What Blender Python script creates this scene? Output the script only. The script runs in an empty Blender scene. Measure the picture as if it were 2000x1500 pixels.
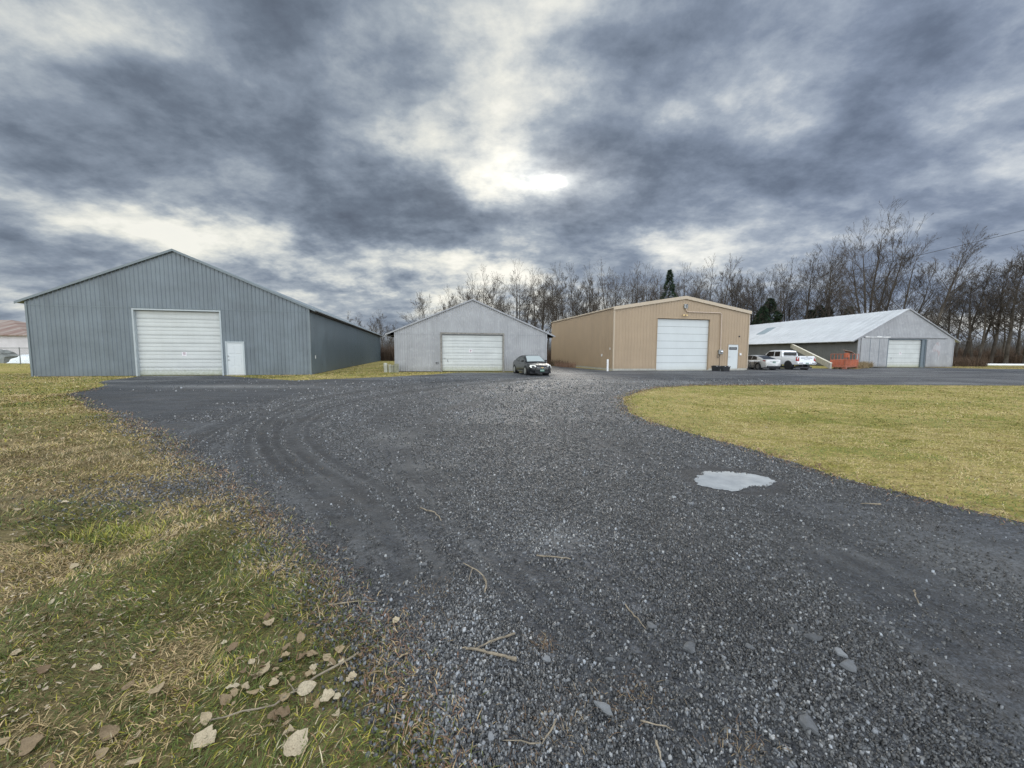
import bpy, math, random
import numpy as np
from mathutils import Vector, Matrix
from mathutils.geometry import delaunay_2d_cdt
R=math.radians; PI=math.pi
C=bpy.context.scene.collection
rng=np.random.default_rng(7); random.seed(7)

# ------------------------------------------------------------------ helpers
def props(o,label=None,cat=None,group=None,kind=None):
    if label: o['label']=label
    if cat: o['category']=cat
    if group: o['group']=group
    if kind: o['kind']=kind
    return o
def empty(name,label,cat,loc=(0,0,0),rz=0,group=None):
    o=bpy.data.objects.new(name,None); C.objects.link(o); o.location=loc; o.rotation_euler=(0,0,rz)
    o.empty_display_size=.2
    return props(o,label,cat,group)
def link(name,me,mat,parent=None,loc=None):
    o=bpy.data.objects.new(name,me); C.objects.link(o)
    if mat is not None and not me.materials:
        for m in (mat if isinstance(mat,(list,tuple)) else [mat]): me.materials.append(m)
    if parent: o.parent=parent
    if loc: o.location=loc
    return o
class MB:
    def __init__(s): s.v=[]; s.f=[]; s.m=[]; s.mi=0; s.T=None
    def add(s,vs,fs):
        b=len(s.v)
        s.v+= [tuple(s.T@Vector(p)) if s.T is not None else tuple(p) for p in vs]
        s.f+=[tuple(b+i for i in f) for f in fs]; s.m+=[s.mi]*len(fs); return s
    def box(s,x0,x1,y0,y1,z0,z1,b=0):
        if b<=0:
            return s.add([(x0,y0,z0),(x1,y0,z0),(x1,y1,z0),(x0,y1,z0),(x0,y0,z1),(x1,y0,z1),(x1,y1,z1),(x0,y1,z1)],
              [(0,3,2,1),(4,5,6,7),(0,1,5,4),(1,2,6,5),(2,3,7,6),(3,0,4,7)])
        vs=[]
        for (z,i) in ((z0,b),(z0+b,0),(z1-b,0),(z1,b)):
            vs+=[(x0+i,y0+b-(0 if i else 0),z),(x0+b,y0+i,z),(x1-b,y0+i,z),(x1-i,y0+b,z),(x1-i,y1-b,z),(x1-b,y1-i,z),(x0+b,y1-i,z),(x0+i,y1-b,z)]
        fs=[tuple(range(7,-1,-1)),tuple(range(24,32))]
        for k in range(3):
            for j in range(8):
                a=k*8+j; c=k*8+(j+1)%8; fs.append((a,c,c+8,a+8))
        return s.add(vs,fs)
    def hexa(s,p):  # 8 points, bottom 4 then top 4
        return s.add(p,[(0,3,2,1),(4,5,6,7),(0,1,5,4),(1,2,6,5),(2,3,7,6),(3,0,4,7)])
    def tube(s,pts,r,n=8,caps=True):
        pts=[Vector(p) for p in pts]; rs=r if isinstance(r,(list,tuple)) else [r]*len(pts)
        vs=[];prev=None
        for i,p in enumerate(pts):
            d=(pts[min(i+1,len(pts)-1)]-pts[max(i-1,0)]).normalized()
            if prev is None:
                a=Vector((0,0,1)) if abs(d.z)<.9 else Vector((1,0,0)); u=d.cross(a).normalized()
            else: u=(prev-d*prev.dot(d)).normalized()
            prev=u; w=d.cross(u)
            for k in range(n):
                t=2*PI*k/n; vs.append(tuple(p+(u*math.cos(t)+w*math.sin(t))*rs[i]))
        fs=[]
        for i in range(len(pts)-1):
            for k in range(n):
                a=i*n+k;b=i*n+(k+1)%n; fs.append((a,b,b+n,a+n))
        if caps: fs+=[tuple(range(n-1,-1,-1)),tuple(range((len(pts)-1)*n,len(pts)*n))]
        return s.add(vs,fs)
    def lathe(s,prof,c,axis='y',n=20):  # prof: (radius, along)
        vs=[];fs=[]
        for (r,a) in prof:
            for k in range(n):
                t=2*PI*k/n; q=(r*math.cos(t),r*math.sin(t))
                p={'y':(q[0],a,q[1]),'z':(q[0],q[1],a),'x':(a,q[0],q[1])}[axis]
                vs.append((p[0]+c[0],p[1]+c[1],p[2]+c[2]))
        for i in range(len(prof)-1):
            for k in range(n):
                a=i*n+k;b=i*n+(k+1)%n; fs.append((a,b,b+n,a+n))
        fs+=[tuple(range(n-1,-1,-1)),tuple(range((len(prof)-1)*n,len(prof)*n))]
        return s.add(vs,fs)
    def build(s,name,mat,parent=None,smooth=False,loc=None):
        me=bpy.data.meshes.new(name); me.from_pydata(s.v,[],s.f)
        if isinstance(mat,(list,tuple)):
            for m in mat: me.materials.append(m)
            me.polygons.foreach_set('material_index',s.m)
        else: me.materials.append(mat)
        if smooth:
            me.polygons.foreach_set('use_smooth',[True]*len(me.polygons))
            try: me.set_sharp_from_angle(angle=R(smooth if smooth is not True else 40))
            except Exception: pass
        me.update()
        return link(name,me,None,parent,loc)
def npmesh(name,V,Fs,mat,attr=None,smooth=False):
    me=bpy.data.meshes.new(name); V=np.ascontiguousarray(V,dtype=np.float32)
    me.vertices.add(len(V)); me.vertices.foreach_set('co',V.ravel())
    Fs=[f for f in Fs if len(f)]
    loops=np.concatenate([f.ravel() for f in Fs]).astype(np.int32)
    tot=np.concatenate([np.full(len(f),f.shape[1]) for f in Fs]); st=np.concatenate([[0],np.cumsum(tot)[:-1]]).astype(np.int32)
    me.loops.add(len(loops)); me.loops.foreach_set('vertex_index',loops)
    me.polygons.add(len(tot)); me.polygons.foreach_set('loop_start',st)
    me.update(calc_edges=True)
    if smooth: me.polygons.foreach_set('use_smooth',np.ones(len(tot),dtype=bool))
    for an,val in (attr or {}).items():
        if val.ndim==2:
            a=me.attributes.new(an,'FLOAT_COLOR','POINT'); c=np.ones((len(V),4),np.float32); c[:,:3]=val; a.data.foreach_set('color',c.ravel())
        else:
            a=me.attributes.new(an,'FLOAT','POINT'); a.data.foreach_set('value',val.astype(np.float32))
    me.materials.append(mat)
    return me
def vnoise(x,y,s,seed=0):
    """smooth value noise in numpy"""
    x=np.asarray(x)/s+seed*17.3+500; y=np.asarray(y)/s+seed*9.1+500
    xi=np.floor(x).astype(np.int64); yi=np.floor(y).astype(np.int64); fx=x-xi; fy=y-yi
    fx=fx*fx*(3-2*fx); fy=fy*fy*(3-2*fy)
    def h(a,b):
        n=(a*374761393+b*668265263+seed*1442695)&0xffffffff; n=((n^(n>>13))*1274126177)&0xffffffff
        return ((n^(n>>16))&0xffff)/65535.
    return (h(xi,yi)*(1-fx)+h(xi+1,yi)*fx)*(1-fy)+(h(xi,yi+1)*(1-fx)+h(xi+1,yi+1)*fx)*fy
def fbm(x,y,s,seed=0,o=4):
    r=0;a=.5
    for i in range(o): r=r+a*vnoise(x,y,s/2**i,seed+i); a*=.5
    return r/(1-.5**o)

# ------------------------------------------------------------------ materials
def newmat(name):
    m=bpy.data.materials.new(name); m.use_nodes=True; nt=m.node_tree; b=nt.nodes['Principled BSDF']
    return m,nt,b
def N(nt,t,**k):
    n=nt.nodes.new(t)
    for a,v in k.items():
        if a.startswith('i_'): 
            key=a[2:]; key=int(key) if key.isdigit() else key.replace('_',' ')
            n.inputs[key].default_value=v
        else: setattr(n,a,v)
    return n
def ramp(nt,stops,src):
    r=nt.nodes.new('ShaderNodeValToRGB'); e=r.color_ramp.elements
    while len(e)<len(stops): e.new(.5)
    for x,(p,c) in zip(e,stops): x.position=p; x.color=(*c,1) if len(c)==3 else c
    nt.links.new(src,r.inputs[0]); return r.outputs[0]
def mixc(nt,f,a,b,mode='MIX'):
    m=nt.nodes.new('ShaderNodeMix'); m.data_type='RGBA'; m.blend_type=mode
    for i,x in ((0,f),(6,a),(7,b)):
        if hasattr(x,'links'): nt.links.new(x,m.inputs[i])
        else: m.inputs[i].default_value=x if i==0 else (*x,1)
    return m.outputs[2]
def mth(nt,op,a,b=None,c=None,clamp=False):
    m=nt.nodes.new('ShaderNodeMath'); m.operation=op; m.use_clamp=clamp
    for i,x in enumerate((a,b,c)):
        if x is None: continue
        if hasattr(x,'links'): nt.links.new(x,m.inputs[i])
        else: m.inputs[i].default_value=x
    return m.outputs[0]
def noise(nt,scale,detail=4,rough=.55,vec=None,stretch=None,dist=0,coord='Object'):
    t=nt.nodes.new('ShaderNodeTexCoord'); v=vec or t.outputs[coord]
    if stretch:
        mp=nt.nodes.new('ShaderNodeMapping'); mp.inputs['Scale'].default_value=stretch; nt.links.new(v,mp.inputs[0]); v=mp.outputs[0]
    n=N(nt,'ShaderNodeTexNoise',i_Scale=scale,i_Detail=detail,i_Roughness=rough,i_Distortion=dist); nt.links.new(v,n.inputs['Vector'])
    return n.outputs[0]
def bump(nt,b,h,strength,dist=.01):
    n=N(nt,'ShaderNodeBump',i_Strength=strength,i_Distance=dist); nt.links.new(h,n.inputs['Height']); nt.links.new(n.outputs[0],b.inputs['Normal'])
def plain(name,col,rough=.5,metal=0,spec=.5,var=.12,scale=3,coat=0,bmp=0):
    m,nt,b=newmat(name)
    n=noise(nt,scale,5)
    lo=tuple(c*(1-var) for c in col); hi=tuple(min(1,c*(1+var)) for c in col)
    nt.links.new(ramp(nt,[(.3,lo),(.7,hi)],n),b.inputs['Base Color'])
    b.inputs['Roughness'].default_value=rough; b.inputs['Metallic'].default_value=metal
    b.inputs['Specular IOR Level'].default_value=spec; b.inputs['Coat Weight'].default_value=coat
    if bmp: bump(nt,b,noise(nt,scale*12,3),bmp,.01)
    return m
def siding(name,col,rough=.45,metal=0,var=.1,rust=0,dirt=(.12,.11,.09),dirtamt=.35,pitch=None,spec=.5,blot=0):
    """painted or galvanised sheet metal: sheet-to-sheet tone, rain streaks, splash dirt near the foot, rust"""
    m,nt,b=newmat(name)
    n1=noise(nt,.8,4,.6); n2=noise(nt,2.2,4,.65,stretch=(4,4,.16)); n3=noise(nt,9,5,.7)
    tc=N(nt,'ShaderNodeTexCoord'); sp=N(nt,'ShaderNodeSeparateXYZ'); nt.links.new(tc.outputs['Object'],sp.inputs[0])
    lo=tuple(c*(1-var) for c in col); hi=tuple(min(1,c*(1+var)) for c in col)
    c=ramp(nt,[(.35,lo),(.65,hi)],n1)
    c=mixc(nt,mth(nt,'MULTIPLY',ramp(nt,[(.45,(0,0,0)),(.7,(1,1,1))],n2),.35),c,tuple(x*(1-2.4*var) for x in col))
    if pitch:   # each sheet its own slight shade
        for ax,f in ((0,1),(1,1.13)):
            s=mth(nt,'FLOOR',mth(nt,'DIVIDE',sp.outputs[ax],pitch*f))
            wn=N(nt,'ShaderNodeTexWhiteNoise',noise_dimensions='1D'); nt.links.new(s,wn.inputs['W'])
            c=mixc(nt,.5,c,mixc(nt,1,c,ramp(nt,[(0,(1-var*1.3,)*3),(1,(1+var*.6,)*3)],wn.outputs[0]),'MULTIPLY'))
    d=mth(nt,'SUBTRACT',mth(nt,'MULTIPLY',n3,1.1),mth(nt,'MULTIPLY',sp.outputs[2],1.1),clamp=True)
    c=mixc(nt,mth(nt,'MULTIPLY',d,dirtamt*2,clamp=True),c,dirt)
    if blot:
        nb=noise(nt,3.2,5,.6,dist=.8); c=mixc(nt,mth(nt,'MULTIPLY',ramp(nt,[(.55,(0,0,0)),(.66,(1,1,1))],nb),blot),c,tuple(min(1,x*1.35) for x in col))
    if rust:
        nr=noise(nt,2.5,6,.7,stretch=(1,1,.45)); c=mixc(nt,mth(nt,'MULTIPLY',ramp(nt,[(.62,(0,0,0)),(.72,(1,1,1))],nr),rust),c,(.16,.09,.06))
    nt.links.new(c,b.inputs['Base Color'])
    nt.links.new(mth(nt,'ADD',mth(nt,'MULTIPLY',n1,.25),rough-.12),b.inputs['Roughness'])
    b.inputs['Metallic'].default_value=metal; b.inputs['Specular IOR Level'].default_value=spec
    bump(nt,b,n1,.12,.05)
    return m
def attrmat(name,rough=.75,spec=.25,attr='Col',mul=None):
    m,nt,b=newmat(name)
    a=N(nt,'ShaderNodeAttribute',attribute_name=attr); nt.links.new(a.outputs['Color'],b.inputs['Base Color'])
    b.inputs['Roughness'].default_value=rough; b.inputs['Specular IOR Level'].default_value=spec
    return m
def glassmat(name,col=(.008,.010,.012),rough=.06):
    m,nt,b=newmat(name); b.inputs['Base Color'].default_value=(*col,1); b.inputs['Roughness'].default_value=rough
    b.inputs['Specular IOR Level'].default_value=.5
    return m
M={}
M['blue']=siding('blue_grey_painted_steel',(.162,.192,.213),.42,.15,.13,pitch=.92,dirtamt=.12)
M['blue_side']=siding('blue_grey_glossy_steel_darkened',(.12,.155,.175),.32,.3,.08,pitch=.92,dirtamt=.12,spec=.8)  # front steel again, base colour darkened for the side wall's dark reflections
M['galv']=siding('galvanised_corrugated_steel',(.335,.34,.35),.45,.3,.09,rust=.0,pitch=.7,dirtamt=.3,blot=.25)
M['galv_old']=siding('weathered_galvanised_sheet',(.325,.33,.345),.5,.25,.11,rust=.12,pitch=.8,dirtamt=.4,blot=.35)
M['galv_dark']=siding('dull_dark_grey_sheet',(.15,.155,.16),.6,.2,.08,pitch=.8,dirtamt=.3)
M['tan']=siding('tan_painted_steel',(.355,.265,.175),.42,.05,.05,pitch=.9,dirtamt=.15)
M['tan_trim']=plain('pale_tan_trim',(.45,.37,.275),.4,var=.05)
M['white_roof']=siding('white_galvanised_roof',(.56,.58,.60),.42,.25,.06,pitch=1.0,dirtamt=0,blot=.15)
M['door_white']=siding('white_door_paint',(.53,.55,.535),.4,0,.05,dirt=(.26,.28,.18),dirtamt=.7)
M['door_white2']=siding('weathered_white_door_paint',(.54,.56,.545),.42,0,.07,dirt=(.30,.31,.20),dirtamt=.75,rust=.05)
M['door_clean']=siding('clean_white_door_paint',(.54,.57,.575),.38,0,.03,dirt=(.30,.29,.24),dirtamt=.18)
M['groove']=plain('dark_section_joint',(.09,.10,.10),.8)  # dark strip in the joints between door sections
M['jamb']=plain('pale_blue_white_trim',(.38,.42,.43),.45,var=.06)
M['bluetrim']=plain('blue_grey_trim',(.15,.18,.195),.4,var=.07)
M['slate_trim']=plain('dark_slate_blue_board',(.12,.15,.175),.5,var=.1)
M['oldwood']=plain('weathered_grey_wood',(.22,.21,.19),.85,var=.3,scale=6,bmp=.4)
M['darkwood']=plain('dark_rafter_wood',(.06,.055,.05),.9,var=.3)
M['concrete']=plain('concrete',(.36,.35,.31),.9,var=.15,scale=4,bmp=.3)
M['black']=plain('black_plastic',(.022,.023,.026),.45,var=.15)
M['rubber']=plain('tyre_rubber',(.02,.02,.021),.85,var=.2)
M['chrome']=plain('chrome',(.6,.6,.62),.18,1,var=.03)
M['alloy']=plain('alloy_wheel',(.42,.43,.44),.3,.8,var=.05)
M['darkalloy']=plain('black_alloy_wheel',(.03,.03,.032),.35,.4,var=.1)
M['carblack']=plain('black_car_paint',(.008,.009,.011),.28,.0,.4,.1,coat=.35)
M['carsilver']=plain('champagne_silver_paint',(.50,.50,.49),.3,.25,.5,.02,coat=.6)
M['carwhite']=plain('white_car_paint',(.80,.82,.85),.3,0,.5,.02,coat=.7)
M['glass']=glassmat('tinted_car_glass')
M['wglass']=glassmat('windscreen_painted_reflection',(.34,.38,.38),.15)  # pale base colour paints in the sky's reflection on the screen
M['lens']=plain('headlamp_lens',(.72,.71,.66),.18,.1,var=.15,scale=9,coat=1)
M['redlens']=plain('red_lamp_lens',(.30,.012,.016),.2,var=.2,scale=8,coat=1)
M['signwhite']=plain('white_enamel_sign',(.75,.72,.74),.4,var=.04)
M['signink']=plain('dark_red_sign_ink',(.16,.05,.07),.5)
M['ink']=plain('navy_lettering',(.03,.05,.12),.5)
M['whiteink']=plain('pale_lettering',(.45,.47,.47),.5)
M['greenplate']=plain('green_licence_plate',(.05,.17,.12),.4,var=.1)
M['orange']=siding('rusty_orange_paint',(.42,.115,.055),.6,.1,.2,rust=.5,dirtamt=.4)
M['lumber']=plain('pale_lumber_lit_top',(.66,.62,.52),.7,var=.1)
M['lumber_side']=plain('lumber_shaded_side',(.40,.38,.33),.8,var=.15)  # darker copy paints shade on the beam's sides; the lighter one its lit top
M['pipe']=plain('painted_conduit',(.50,.40,.32),.4,var=.06)
M['greymetal']=plain('grey_metal_box',(.30,.31,.31),.4,.5,var=.12)
M['brass']=plain('brass_lamp_fitting',(.62,.46,.22),.3,.4,var=.2)
M['white']=plain('white_plastic',(.74,.74,.73),.45,var=.04)
M['tarp']=plain('white_tarpaulin',(.70,.74,.76),.4,var=.1,scale=2)
M['greytarp']=plain('grey_green_tarpaulin',(.17,.18,.17),.7,var=.3,scale=1.5)
M['fence']=plain('galvanised_fence_steel',(.16,.17,.17),.5,.4)
M['cable']=plain('black_cable',(.02,.02,.022),.6)
M['plank']=plain('grey_brown_board',(.27,.21,.18),.8,var=.2)
M['purlin']=plain('skylight_panel',(.26,.32,.35),.3,var=.06)
# bark
def bark(name,c1,c2):
    m,nt,b=newmat(name); n=noise(nt,.7,5,.6); nt.links.new(ramp(nt,[(.35,c1),(.68,c2)],n),b.inputs['Base Color']); b.inputs['Roughness'].default_value=.9
    b.inputs['Specular IOR Level'].default_value=.15
    return m
M['bark']=bark('grey_brown_bark',(.045,.038,.032),(.115,.10,.085))
M['twig']=bark('brown_twigs',(.066,.055,.047),(.115,.100,.087))
M['far_twig']=bark('far_grey_twigs',(.09,.085,.085),(.14,.13,.128))
M['grass']=attrmat('grass_blade',.6,.3)
M['needle']=attrmat('evergreen_needles',.75,.2)
M['brush']=attrmat('dry_brush',.9,.1)
M['leaf']=None
def leafmat(name,c1,c2,c3):
    m,nt,b=newmat(name)
    oi=N(nt,'ShaderNodeObjectInfo'); n=noise(nt,14,5,.6)
    base=ramp(nt,[(0,c1),(.5,c2),(1,c3)],oi.outputs['Random'])
    c=mixc(nt,mth(nt,'MULTIPLY',ramp(nt,[(.45,(0,0,0)),(.75,(1,1,1))],n),.6),base,tuple(x*.5 for x in c1))
    nt.links.new(c,b.inputs['Base Color']); b.inputs['Roughness'].default_value=.65; b.inputs['Specular IOR Level'].default_value=.35
    bump(nt,b,noise(nt,40,3),.4,.004)
    return m
M['leaf']=leafmat('dry_leaf',(.15,.10,.055),(.32,.245,.145),(.45,.385,.27))
M['stick']=plain('dry_stick',(.24,.20,.145),.85,var=.4,scale=25,bmp=.5)
def gravelmat():
    m,nt,b=newmat('slate_gravel'); tc=N(nt,'ShaderNodeTexCoord'); v=tc.outputs['Object']
    def vor(scale,out='Color'):
        n=N(nt,'ShaderNodeTexVoronoi',i_Scale=scale,i_Randomness=1.0); nt.links.new(v,n.inputs['Vector']); return n
    a=N(nt,'ShaderNodeAttribute',attribute_name='pack'); pk=a.outputs['Fac']
    a2=N(nt,'ShaderNodeAttribute',attribute_name='dust'); du=a2.outputs['Fac']
    v1=vor(38); v2=vor(85); v3=vor(14)
    def grey(vn,lo,hi):
        bw=N(nt,'ShaderNodeRGBToBW'); nt.links.new(vn.outputs['Color'],bw.inputs[0])
        return ramp(nt,[(.15,lo),(.6,tuple((x+y)/2.4 for x,y in zip(lo,hi))),(.9,hi)],bw.outputs[0])
    loose=grey(v1,(.009,.010,.013),(.20,.212,.235)); fine=grey(v2,(.015,.017,.020),(.056,.062,.072)); big=grey(v3,(.03,.032,.036),(.15,.158,.17))
    c=mixc(nt,.3,loose,big); c=mixc(nt,mth(nt,'MULTIPLY',pk,.85,clamp=True),c,fine)
    c=mixc(nt,.25,c,fine)
    # broad patches
    n=noise(nt,.45,5,.6,vec=v); c=mixc(nt,.8,c,mixc(nt,1,c,ramp(nt,[(.3,(.62,.62,.62)),(.7,(1.35,1.35,1.35))],n),'MULTIPLY'))
    nf=noise(nt,11,6,.75,vec=v); c=mixc(nt,.7,c,mixc(nt,1,c,ramp(nt,[(.3,(.5,.5,.5)),(.7,(1.6,1.6,1.6))],nf),'MULTIPLY'))
    nl=noise(nt,3,6,.8,vec=v,stretch=(.35,2.2,1)); c=mixc(nt,.6,c,mixc(nt,1,c,ramp(nt,[(.32,(.6,.6,.6)),(.68,(1.5,1.5,1.5))],nl),'MULTIPLY'))
    ns2=noise(nt,1.4,8,.8,vec=v,stretch=(.45,1.5,1)); c=mixc(nt,.75,c,mixc(nt,1,c,ramp(nt,[(.34,(.45,.45,.45)),(.5,(1,1,1)),(.66,(1.6,1.6,1.6))],ns2),'MULTIPLY'))
    # dried silt / stone dust
    nd=noise(nt,2.2,7,.75,vec=v)
    f=mth(nt,'MULTIPLY',mth(nt,'MULTIPLY',du,mth(nt,'ADD',nd,.15)),1.25,clamp=True)
    c=mixc(nt,f,c,(.215,.22,.22))
    soil=mth(nt,'MULTIPLY',ramp(nt,[(.52,(0,0,0)),(.66,(1,1,1))],noise(nt,.9,6,.7,vec=v)),.45)
    c=mixc(nt,soil,c,(.060,.052,.043))
    a3=N(nt,'ShaderNodeAttribute',attribute_name='rut'); ru=a3.outputs['Fac']
    c=mixc(nt,mth(nt,'MULTIPLY',ru,.72,clamp=True),c,(.013,.013,.014))
    nt.links.new(c,b.inputs['Base Color'])
    nt.links.new(mth(nt,'ADD',mth(nt,'MULTIPLY_ADD',pk,.22,.40),mth(nt,'MULTIPLY',nf,.35)),b.inputs['Roughness']); b.inputs['Specular IOR Level'].default_value=.45
    h=mth(nt,'ADD',mth(nt,'MULTIPLY',v1.outputs['Distance'],-1.2),mth(nt,'MULTIPLY',v2.outputs['Distance'],-.5))
    h=mth(nt,'ADD',h,mth(nt,'MULTIPLY',nl,1.2))
    h=mth(nt,'ADD',h,mth(nt,'MULTIPLY',ru,-.8)); h=mth(nt,'MULTIPLY',h,mth(nt,'SUBTRACT',1.1,mth(nt,'MULTIPLY',pk,.6)))
    bump(nt,b,h,1.0,.035)
    return m
M['gravel']=gravelmat()
def groundmat():
    m,nt,b=newmat('turf_soil'); tc=N(nt,'ShaderNodeTexCoord'); v=tc.outputs['Object']
    n1=noise(nt,.35,5,.6,vec=v); n2=noise(nt,1.6,6,.75,vec=v); n3=noise(nt,22,5,.8,vec=v); n4=noise(nt,7,5,.75,vec=v,stretch=(.5,1.6,1))
    sp=N(nt,'ShaderNodeSeparateXYZ'); nt.links.new(v,sp.inputs[0])
    c=ramp(nt,[(.30,(.12,.145,.028)),(.45,(.24,.215,.06)),(.57,(.35,.28,.115)),(.72,(.20,.19,.045))],mth(nt,'ADD',mth(nt,'MULTIPLY',n1,.45),mth(nt,'MULTIPLY',n2,.55)))
    # the left bank is greyer, litter covered and more trodden than the lawn island
    near=mth(nt,'SUBTRACT',1.0,mth(nt,'MULTIPLY',mth(nt,'SUBTRACT',sp.outputs[0],1.5),.8),clamp=True)
    cl=ramp(nt,[(.32,(.050,.050,.022)),(.47,(.11,.092,.048)),(.6,(.17,.13,.078)),(.74,(.07,.072,.028))],n2)
    near=mth(nt,'MULTIPLY',near,mth(nt,'SUBTRACT',1.9,mth(nt,'MULTIPLY',sp.outputs[1],.15),clamp=True)); c=mixc(nt,mth(nt,'MULTIPLY',near,.85),c,cl)
    c=mixc(nt,.8,c,mixc(nt,1,c,ramp(nt,[(.3,(.5,.5,.5)),(.7,(1.5,1.5,1.45))],n4),'MULTIPLY'))
    c=mixc(nt,.8,c,mixc(nt,1,c,ramp(nt,[(.3,(.5,.5,.5)),(.7,(1.5,1.5,1.5))],n3),'MULTIPLY'))
    nt.links.new(c,b.inputs['Base Color']); b.inputs['Roughness'].default_value=.95; b.inputs['Specular IOR Level'].default_value=.1
    bump(nt,b,mth(nt,'ADD',n3,mth(nt,'MULTIPLY',n4,1.5)),.8,.04)
    return m
M['ground']=groundmat()

# ------------------------------------------------------------------ camera, light, sky
cam_d=bpy.data.cameras.new('camera'); cam=bpy.data.objects.new('camera',cam_d); C.objects.link(cam)
cam_d.sensor_width=36; cam_d.lens=36*751.4/2000; cam_d.clip_end=3000; cam_d.clip_start=.05
PITCH,ROLL=4.68,.31
cam.matrix_world=Matrix.Translation((0,0,1.6))@Matrix.Rotation(R(90-PITCH),4,'X')@Matrix.Rotation(R(ROLL),4,'Z')
sc=bpy.context.scene; sc.camera=cam
sc.render.resolution_x=1024; sc.render.resolution_y=768
sc.view_settings.view_transform='Standard'; sc.view_settings.look='None'; sc.view_settings.gamma=1; sc.view_settings.exposure=0
sc.cycles.use_denoising=True; sc.cycles.denoising_prefilter='NONE'
sc.cycles.max_bounces=5; sc.cycles.diffuse_bounces=3; sc.cycles.glossy_bounces=3; sc.cycles.transmission_bounces=2
SUN_EL,SUN_AZ=23.2,4.6
sl=bpy.data.lights.new('sun','SUN'); sl.energy=1.2; sl.angle=R(14); sl.color=(1,.95,.86)
so=bpy.data.objects.new('sun',sl); C.objects.link(so); so.rotation_euler=(R(-(90-SUN_EL)),0,R(-SUN_AZ))
sc.cycles.sample_clamp_indirect=4
w=bpy.data.worlds.new('World'); w.cycles.sampling_method='MANUAL'; w.cycles.sample_map_resolution=1024; sc.world=w; w.use_nodes=True; nt=w.node_tree; nt.nodes.clear()
BLOBS=[(-0.636, 0.493, 0.532, 0.173, -0.384, -0.36), (-0.27, 0.37, 0.266, 0.08, -0.14, -0.24), (-0.571, 0.79, 0.2, 0.113, -0.349, -0.26), (-1.192, 0.541, 0.306, 0.133, -0.262, -0.14), (-1.104, 0.79, 0.346, 0.113, -0.14, 0.34), (-0.874, 0.72, 0.2, 0.067, -0.175, 0.26), (-0.162, 0.731, 0.12, 0.266, 0.14, 0.12), (-0.057, 0.589, 0.093, 0.226, 0.349, 0.16), (-0.14, 0.462, 0.213, 0.045, -0.436, 0.28), (0.0, 0.493, 0.439, 0.226, -0.0, 0.06), (-1.147, 0.351, 0.319, 0.045, -0.209, 0.36), (-0.868, 0.288, 0.253, 0.04, -0.14, 0.36), (-0.468, 0.251, 0.399, 0.04, -0.14, 0.34), (-0.157, 0.193, 0.226, 0.048, -0.105, 0.38), (0.062, 0.824, 0.173, 0.067, -0.0, 0.26), (0.109, 0.426, 0.12, 0.048, -0.0, 0.16), (0.155, 0.339, 0.2, 0.04, -0.0, -0.24), (0.511, 0.456, 0.373, 0.093, -0.087, -0.16), (0.287, 0.72, 0.146, 0.213, -0.0, -0.14), (0.869, 0.778, 0.439, 0.12, -0.0, -0.16), (0.81, 0.553, 0.16, 0.106, 0.262, -0.16), (1.099, 0.583, 0.24, 0.073, 0.349, 0.24), (1.212, 0.468, 0.2, 0.067, 0.349, 0.2), (0.389, 0.27, 0.12, 0.045, -0.262, 0.38), (0.427, 0.307, 0.665, 0.067, -0.0, 0.07), (0.567, 0.613, 0.226, 0.093, 0.349, 0.14), (1.222, 0.37, 0.306, 0.067, -0.0, -0.12), (-1.107, 0.219, 0.253, 0.035, -0.14, -0.24), (-0.496, 0.187, 0.2, 0.019, -0.14, -0.16), (-0.315, 0.129, 0.213, 0.029, -0.0, -0.05), (-1.234, 0.129, 0.12, 0.027, -0.0, 0.16), (-1.292, 0.077, 0.213, 0.019, -0.0, 0.34), (1.187, 0.064, 0.293, 0.04, -0.0, 0.48), (-0.577, 0.148, 0.146, 0.024, -0.14, 0.24), (0.052, 0.129, 0.213, 0.08, -0.0, 0.22), (-0.171, 0.116, 0.12, 0.035, -0.0, 0.32), (0.723, 0.332, 0.266, 0.032, -0.0, 0.1)]
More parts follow.
